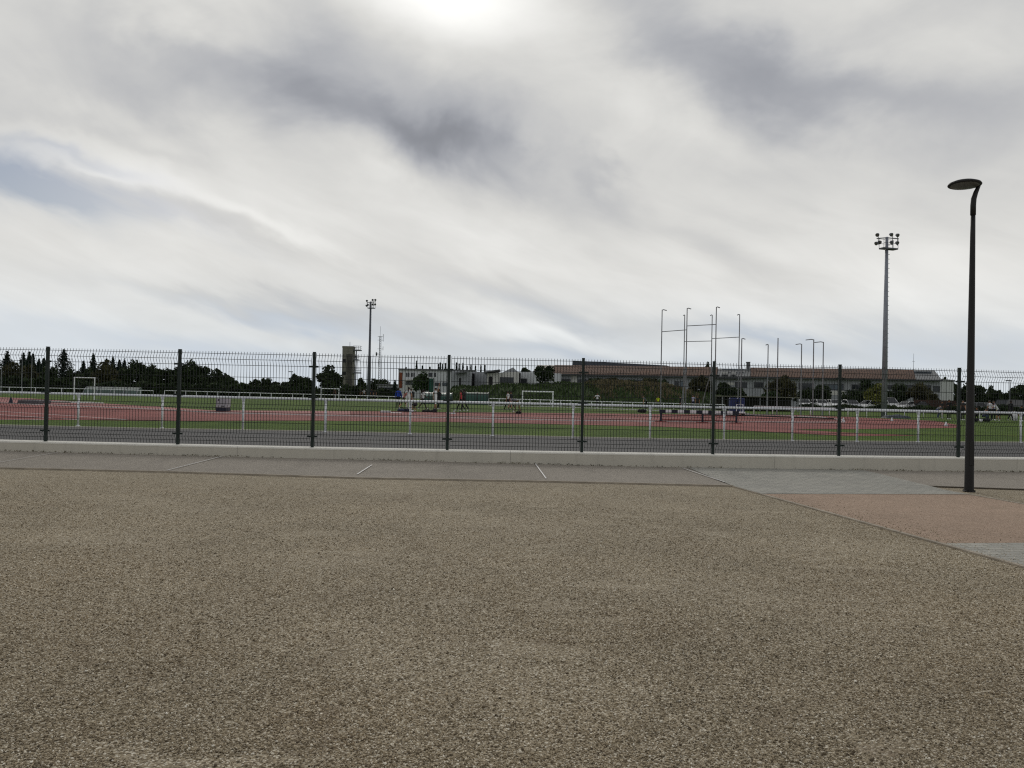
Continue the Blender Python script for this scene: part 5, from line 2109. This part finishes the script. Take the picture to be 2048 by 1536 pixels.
def person(label, px, py, heading, H=1.66, shirt='white', legs='black', long_legs=True, sleeves='short', skin='tan', hair='short', hairm=None, bend=0, head=0,
           L=(0, 0), Rr=(0, 0), armL=(0, 8, 10), armR=(0, 8, 10), base=None, group=None, shoes='white', skirt=False, Y=None):
    """L, Rr: thigh forward and knee bend in degrees; arm: forward, sideways, elbow; heading 0 faces away from the camera"""
    s = H / 1.70
    J, E, rad = {}, [], {}

    def j(n, p, r):
        J[n] = p
        rad[n] = r
    # legs first, to find the pelvis height
    lows = []
    leg = {}
    for sd_, (a, kb), nm in ((-1, L, 'l'), (1, Rr, 'r')):
        hip = Vector((sd_ * .09, 0, 0))
        knee = hip + rx(Vector((0, 0, -.43)), R(a))
        ank = knee + rx(Vector((0, 0, -.42)), R(a - kb))
        fa = R(max(-50, min(20, (a - kb) * .5)))
        toe = ank + rx(Vector((0, .17, -.045)), fa)
        leg[nm] = (hip, knee, ank, toe)
        lows += [ank.z - .07, toe.z - .035, knee.z - .055]
    pz = -min(lows)
    P0 = Vector((0, 0, pz))
    b = R(-bend)
    def up(z, y=0, x_=0):
        return P0 + rx(Vector((x_, y, z)), b)
    j('pelvis', P0 + Vector((0, 0, .02)), (.135, .105))
    j('waist', up(.20), (.125, .09))
    j('chest', up(.40), (.155, .105))
    j('neck', up(.53), (.052, .052))
    hd = R(-bend - head)
    nk = J['neck']
    j('head', nk + rx(Vector((0, .02, .11)), hd), (.078, .092))
    j('crown', nk + rx(Vector((0, .01, .20)), hd), (.06, .07))
    E += [('pelvis', 'waist'), ('waist', 'chest'), ('chest', 'neck'), ('neck', 'head'), ('head', 'crown')]
    hands = []
    for sd_, (fw, side, el), nm in ((-1, armL, 'l'), (1, armR, 'r')):
        sh = up(.475, 0, sd_ * .175)
        d = Vector((sd_ * math.sin(R(side)), 0, -math.cos(R(side))))
        d = rx(d, R(fw))
        elb = sh + d * .28
        d2 = rx(Vector((sd_ * math.sin(R(side * .6)), 0, -math.cos(R(side * .6)))), R(fw + el))
        wr = elb + d2 * .24
        pm = wr + d2 * .08
        j('sh' + nm, sh, (.06, .06))
        j('el' + nm, elb, (.042, .042))
        j('wr' + nm, wr, (.029, .026))
        j('pm' + nm, pm, (.036, .02))
        E += [('chest', 'sh' + nm), ('sh' + nm, 'el' + nm), ('el' + nm, 'wr' + nm), ('wr' + nm, 'pm' + nm)]
        hands.append((pm, d2, sd_))
        hip, knee, ank, toe = (P0 + q for q in leg[nm])
        j('hp' + nm, hip, (.085, .095))
        j('kn' + nm, knee, (.058, .06))
        j('an' + nm, ank, (.042, .045))
        j('to' + nm, toe, (.042, .034))
        E += [('pelvis', 'hp' + nm), ('hp' + nm, 'kn' + nm), ('kn' + nm, 'an' + nm), ('an' + nm, 'to' + nm)]
    names = list(J)
    me = bpy.data.meshes.new('person')
    me.from_pydata([J[n] * s for n in names], [(names.index(a), names.index(c)) for a, c in E], [])
    o = bpy.data.objects.new('person', me)
    col.objects.link(o)
    md = o.modifiers.new('skin', 'SKIN')
    for i, n in enumerate(names):
        sv = me.skin_vertices[0].data[i]
        sv.radius = (rad[n][0] * s, rad[n][1] * s)
        sv.use_root = n == 'pelvis'
    sub = o.modifiers.new('sub', 'SUBSURF')
    sub.levels = sub.render_levels = 1
    dg = bpy.context.evaluated_depsgraph_get()
    ev = o.evaluated_get(dg)
    tmp = ev.to_mesh()
    mb = MB()
    vs = [v.co.copy() for v in tmp.vertices]
    # region of each face by nearest bone
    seg = [(a, c, J[a] * s, J[c] * s) for a, c in E]
    fs, mi = [], []
    for p in tmp.polygons:
        c = Vector(p.center)
        best, bd, bt = None, 9, 0
        for a, cc_, A, B in seg:
            ab = B - A
            q = max(0, min(1, (c - A).dot(ab) / max(1e-9, ab.length_squared)))
            d = (c - A - ab * q).length / (rad[a][0] * (1 - q) + rad[cc_][0] * q)
            if d < bd:
                best, bd, bt = (a, cc_), d, q
        a, cc_ = best
        r = 0
        if a in ('waist',) or (a == 'pelvis' and cc_ == 'waist' and bt > .35) or (a == 'chest' and not (cc_ == 'neck' and bt > .72)):
            r = 1
        elif a == 'pelvis':
            r = 2
        elif a[:2] == 'sh':
            r = 1 if (sleeves == 'long' or (sleeves == 'short' and bt < .62)) else 0
        elif a[:2] == 'el':
            r = 1 if sleeves == 'long' else 0
        elif a[:2] == 'hp':
            r = 2
        elif a[:2] == 'kn':
            r = 2 if long_legs or bt < .08 else 0
        elif a[:2] == 'an':
            r = 3
        fs.append(tuple(p.vertices))
        mi.append(r)
    ev.to_mesh_clear()
    mb.v, mb.f, mb.m = [tuple(v) for v in vs], fs, mi
    # fingers, thumb, nose, ears, eyes
    for pm, d2, sd_ in hands:
        sidev = Vector((1, 0, 0))
        fwd = d2.cross(sidev).normalized()
        for k, ln in enumerate((.062, .072, .068, .052)):
            r0 = (pm + fwd * (.027 - .018 * k)) * s
            mb.tube([r0, r0 + d2 * ln * .55 * s, r0 + (d2 * ln - sidev * sd_ * .018) * s], [.0095 * s, .0085 * s, .006 * s], 5, 0)
        r0 = (pm - d2 * .035 + fwd * .03) * s
        mb.tube([r0, r0 + (fwd * .03 + d2 * .028) * s, r0 + (fwd * .036 + d2 * .055) * s], [.011 * s, .0095 * s, .007 * s], 5, 0)
    hc, hR = J['head'], lambda v: rx(Vector(v), hd)
    mb.octa((hc + hR((0, .098, -.012))) * s, (.014 * s, .02 * s, .024 * s), 0)
    for q in (-1, 1):
        mb.octa((hc + hR((q * .082, 0, -.005))) * s, (.014 * s, .022 * s, .032 * s), 0)
        mb.octa((hc + hR((q * .032, .086, .018))) * s, .010 * s, 4)
    mb.octa((hc + hR((0, .09, -.055))) * s, (.026 * s, .010 * s, .008 * s), 5)
    # hem of a skirt or of loose shorts
    bpy.data.objects.remove(o)
    bpy.data.meshes.remove(me)
    loc = Vector(base) if base else gP(px, py)
    if Y is not None:
        loc = Vector((pY(px, py, Y).x, Y, 0))
    body = mb.build('person', [MATS['skin_' + skin], MATS['cloth_' + shirt], MATS['cloth_' + legs], MATS['cloth_' + shoes], M_hair, MATS['cloth_red']], None, smooth=True)
    body.location = (loc.x, loc.y, .014)
    body.rotation_euler = (0, 0, R(heading))
    tag(body, label, 'person', group)
    # hair
    hb = MB()
    n1, n2 = 10, 6
    hv = []
    for i in range(n2 + 1):
        ph = math.pi * .56 * i / n2
        for k in range(n1):
            th = 2 * math.pi * k / n1
            v = Vector((math.sin(ph) * math.cos(th) * .093, math.sin(ph) * math.sin(th) * .108 - .012, math.cos(ph) * .125 + .03))
            if v.y > .035 and v.z < .075:
                v.z = .075
                v.y = min(v.y, .09)
            hv.append((hc + hR(v)) * s)
    hf = [(i * n1 + k, (i + 1) * n1 + k, (i + 1) * n1 + (k + 1) % n1, i * n1 + (k + 1) % n1) for i in range(n2) for k in range(n1)]
    hb.add(hv, hf)
    if hair == 'tail':
        hb.tube([(hc + hR((0, -.10, .03))) * s, (hc + hR((0, -.15, -.03))) * s, (hc + hR((0, -.14, -.16))) * s, (hc + hR((0, -.12, -.24))) * s], [.03 * s, .036 * s, .03 * s, .01 * s], 6)
    if hair == 'long':
        for q in (-1, 0, 1):
            hb.tube([(hc + hR((q * .05, -.08, .03))) * s, (hc + hR((q * .06, -.10, -.10))) * s, (hc + hR((q * .05, -.105, -.24))) * s], [.045 * s, .05 * s, .025 * s], 6)
    hb.build('hair', hairm or M_hair, body, smooth=True)
    if skirt:
        sk = MB()
        prof = [(.150, .06), (.165, -.05), (.185, -.2), (.20, -.33)]
        sk.lathe([(r_ * s, (pz + z_) * s) for r_, z_ in prof[::-1]], 14)
        sk.build('skirt', MATS['cloth_' + legs], body, smooth=True)
    return body


GC = 'students training by the track in the middle'
person('student in bright blue top and dark trousers standing with back turned', 796, 818, 10, 1.62, 'blue', 'black', sleeves='long', skin='dark', L=(6, 2), Rr=(-8, 4), armL=(0, 12, 14), armR=(5, 12, 20), group=GC)
person('student in pink top leaning with arm stretched to the student in white', 806.5, 818.5, -70, 1.58, 'pink', 'black', long_legs=False, skin='light', bend=22, L=(28, 6), Rr=(-24, 10), armL=(70, 10, 6), armR=(40, 10, 15), hair='tail', group=GC)
person('ponytailed student in long white shirt and white shorts seen from behind', 816.5, 819.5, 5, 1.68, 'white', 'white', sleeves='short', skin='light', hair='tail', L=(4, 4), Rr=(-6, 4), armL=(10, 20, 25), armR=(0, 12, 10), group=GC)
person('student all in black half hidden behind the ponytailed student', 821.5, 815.5, 20, 1.62, 'black', 'black', sleeves='long', skin='tan', group=GC)
person('student in dark brown top crouching with head down beside a white railing post', 831, 825, 40, 1.60, 'brown', 'charcoal', long_legs=False, skin='tan', bend=48, head=25, L=(88, 128), Rr=(70, 125), armL=(60, 8, 20), armR=(50, 8, 30), group=GC)
person('student in white shirt and black shorts striding with legs apart', 845.5, 820, -60, 1.62, 'white', 'black', long_legs=False, skin='dark', L=(30, 8), Rr=(-26, 14), armL=(-15, 10, 40), armR=(20, 10, 45), group=GC)
person('student in white vest and white shorts raising a white bottle', 870.5, 820.5, -30, 1.70, 'white', 'white', long_legs=False, sleeves='none', skin='tan', L=(20, 5), Rr=(-12, 10), armL=(-4, 10, 20), armR=(165, 12, 15), group=GC)
person('student in black with white shoes beside the one in white vest', 877, 819.5, -50, 1.62, 'black', 'black', sleeves='long', skin='dark', L=(10, 5), Rr=(-10, 5), armL=(30, 8, 60), armR=(30, 8, 60), group=GC)
person('student in red vest and black tights walking beside another in black', 921, 823, 75, 1.58, 'red', 'black', sleeves='none', skin='tan', L=(22, 6), Rr=(-18, 14), hair='tail', group=GC)
person('student all in black walking right of the one in red vest', 927.3, 823.5, 75, 1.66, 'charcoal', 'black', sleeves='long', skin='dark', L=(14, 4), Rr=(-20, 12), group=GC)
person('student in white shirt and black trousers walking left of the large goal', 1015.5, 821.5, 60, 1.60, 'white', 'black', skin='tan', L=(22, 5), Rr=(-20, 12), group=GC)
person('student in black walking close behind the one in white shirt, near the large goal', 1021.5, 820.5, 60, 1.60, 'charcoal', 'black', sleeves='long', skin='tan', L=(18, 5), Rr=(-22, 14), group=GC)
person('student in pale top and khaki trousers bending far over near the large goal', 1035.5, 826, 88, 1.60, 'grey', 'khaki', skin='light', bend=82, head=10, L=(24, 14), Rr=(-12, 6), armL=(20, 6, 8), armR=(0, 6, 8), group=GC)
GF = 'people farther off beyond the field'
person('far person in white top standing behind railing under the brown bank', 1194, 822, 170, 1.62, 'white', 'charcoal', skin='tan', Y=90, armL=(20, 30, 60), armR=(20, 30, 60), group=GF)
person('far person in neon yellow top by the tall cage', 1315.5, 826, 175, 1.45, 'yellow', 'black', skin='tan', Y=88, group=GF)
person('far person in grey top stooping behind the third railing post right of goal', 1293, 826, 80, 1.6, 'grey', 'black', skin='light', bend=40, Y=80, L=(30, 40), Rr=(10, 30), group=GF)
person('far person in lilac top standing between the tall cage poles', 1386, 826, 175, 1.6, 'lilac', 'navy', skin='tan', Y=86, group=GF)
person('far person in dark clothes right of the one in lilac top', 1394.5, 826, 150, 1.55, 'charcoal', 'black', skin='tan', Y=86, group=GF)
person('far person in dark clothes behind the steeplechase barrier, left of lilac top', 1362, 828, 100, 1.5, 'black', 'black', skin='light', Y=83, sleeves='long', bend=12, group=GF)
person('far person in reddish top inside the small goal left of the tower', 669, 797, 160, 1.6, 'brown', 'black', skin='tan', Y=128, group=GF)
person('far person in dark clothes left of the left floodlight foot', 721, 797, 120, 1.6, 'charcoal', 'black', skin='tan', Y=125, group=GF)
person('far person in white top close left of the left floodlight foot', 727.5, 797, 200, 1.55, 'white', 'black', skin='tan', Y=128, group=GF)
person('far person in dark clothes right of the left floodlight foot', 743.5, 797, 170, 1.6, 'navy', 'black', skin='tan', Y=124, group=GF)
person('far person in black right beside the darker one at left floodlight foot', 750, 797, 170, 1.5, 'black', 'charcoal', skin='light', Y=126, group=GF)
GR = 'students waiting on the grass at far right'
person('student in black standing left of the last fence post before the lamp', 1897.5, 839.5, 175, 1.62, 'black', 'black', sleeves='long', skin='tan', armL=(30, 8, 70), armR=(30, 8, 70), group=GR)
person('student in pale top stooping before railing, left of student in black', 1874, 838.5, -60, 1.5, 'grey', 'jeans', skin='light', bend=62, L=(50, 70), Rr=(30, 60), group=GR)
person('student in dark top standing behind the stooping one', 1883, 836.5, 200, 1.5, 'charcoal', 'black', skin='tan', group=GR)
person('student in maroon-dark top just right of the last fence post before the lamp', 1917, 841.5, 170, 1.64, 'brown', 'black', sleeves='long', skin='tan', armL=(20, 10, 80), armR=(20, 10, 80), group=GR)
person('student in charcoal right against the street lamp pole', 1925.5, 841, 190, 1.6, 'charcoal', 'black', skin='light', group=GR)
person('student in white shirt with back turned right of the lamp', 1979.5, 842.5, 20, 1.62, 'white', 'black', skin='tan', L=(5, 2), Rr=(-6, 4), group=GR)
person('student in white shirt standing behind the first white-shirted one', 1986.5, 841, 160, 1.60, 'lilac', 'black', skin='light', group=GR)
person('student in white shirt and short trousers bending towards the others', 1996.5, 842.5, 80, 1.58, 'white', 'navy', long_legs=False, skin='tan', bend=38, L=(18, 14), Rr=(-8, 10), armL=(50, 8, 15), armR=(40, 8, 15), group=GR)
person('tall student in dark clothes walking with white bag, right of white shirts', 2021, 842.5, -75, 1.72, 'black', 'black', sleeves='long', skin='dark', L=(24, 6), Rr=(-20, 14), group=GR)
person('student in black at the very right edge by the railing', 2043, 843.5, 150, 1.55, 'black', 'navy', sleeves='long', skin='tan', L=(60, 90), Rr=(70, 100), bend=25, group=GR)
person('student seated on the grass between lamp and white shirts', 1953, 842.5, 150, 1.55, 'charcoal', 'black', sleeves='long', skin='tan', bend=15, L=(100, 115), Rr=(95, 118), armL=(60, 8, 20), armR=(60, 8, 20), group=GR)
person('student in grey top sitting hunched nearer the white shirts', 1965.5, 842.8, 210, 1.5, 'grey', 'jeans', skin='light', bend=25, head=15, L=(98, 112), Rr=(105, 120), armL=(60, 8, 25), armR=(60, 8, 25), group=GR)
# bottle in the raised hand
bt = gP(870.5, 820.5)
hp = pY(871.2, 778.5, bt.y)
m = MB()
m.lathe([(.030, 0), (.034, .02), (.034, .15), (.014, .19), (.014, .22)], 10)
o = m.build('bottle', M_white)
o.location = (hp.x, bt.y, hp.z - .02)
tag(o, 'white bottle held overhead by the student in white vest', 'bottle')


# bags on the ground
def bag(label, px, py, w, d, h, matn, name='sports_bag', group='bags lying by the track'):
    b = gP(px, py)
    t = thing(name, label, 'bag', (b.x, b.y, .012), rng.uniform(-.4, .4), group)
    vs, fs, nu, nv = [], [], 12, 10
    for i in range(nu + 1):
        u = i / nu * 2 - 1
        k = (1 - abs(u) ** 3.2) ** .5 if abs(u) < 1 else 0
        for q in range(nv):
            an = 2 * math.pi * q / nv
            vs.append((u * w / 2, math.cos(an) * d / 2 * (.25 + .75 * k), max(0, h * .5 + math.sin(an) * h * .55 * (.3 + .7 * k) + .02 * math.sin(u * 9))))
    for i in range(nu):
        for q in range(nv):
            r_ = (q + 1) % nv
            fs.append((i * nv + q, (i + 1) * nv + q, (i + 1) * nv + r_, i * nv + r_))
    fs += [tuple(range(nv)), tuple(reversed([nu * nv + q for q in range(nv)]))]
    m = MB()
    m.add(vs, fs)
    m.build('body', MATS['cloth_' + matn], t, smooth=True)
    m = MB()
    m.tube([(-w * .22, -d * .2, h * .9), (-w * .16, -d * .1, h * 1.3), (w * .16, -d * .1, h * 1.3), (w * .22, -d * .2, h * .9)], .018, 5)
    m.build('handle', MATS['cloth_black'], t)


bag('big blue and grey sports bag below the student in pink', 803, 823.5, .58, .30, .20, 'jeans')
bag('second navy bag touching the blue bag, near the white railing post', 813, 824, .42, .3, .22, 'navy')
bag('small white bag at the foot of the crouching student', 824, 825.3, .24, .2, .16, 'white')
bag('long flat black bag before the striding student', 855, 824.3, .85, .35, .14, 'black')
bag('black rucksack at the feet of the student in white vest', 869.5, 825.3, .36, .3, .24, 'charcoal')
bag('black bag at the foot of the bending student by the large goal', 1037, 827.5, .40, .25, .16, 'black')
bag('dark bag heap on the grass near the third post right of the goal', 1284, 825.8, .75, .5, .30, 'black')
bag('white bag among dark bags on the grass beside the seated students', 1961.5, 844, .26, .2, .20, 'white')
bag('black bag on the grass right behind the lamp pole', 1946, 843.5, .8, .4, .28, 'black')
bag('black bag between seated and white-shirted students', 1972, 843.8, .6, .35, .24, 'black')
bag('large white bag at the side of the walking dark student', 2028.5, 842, .5, .35, .75, 'white')
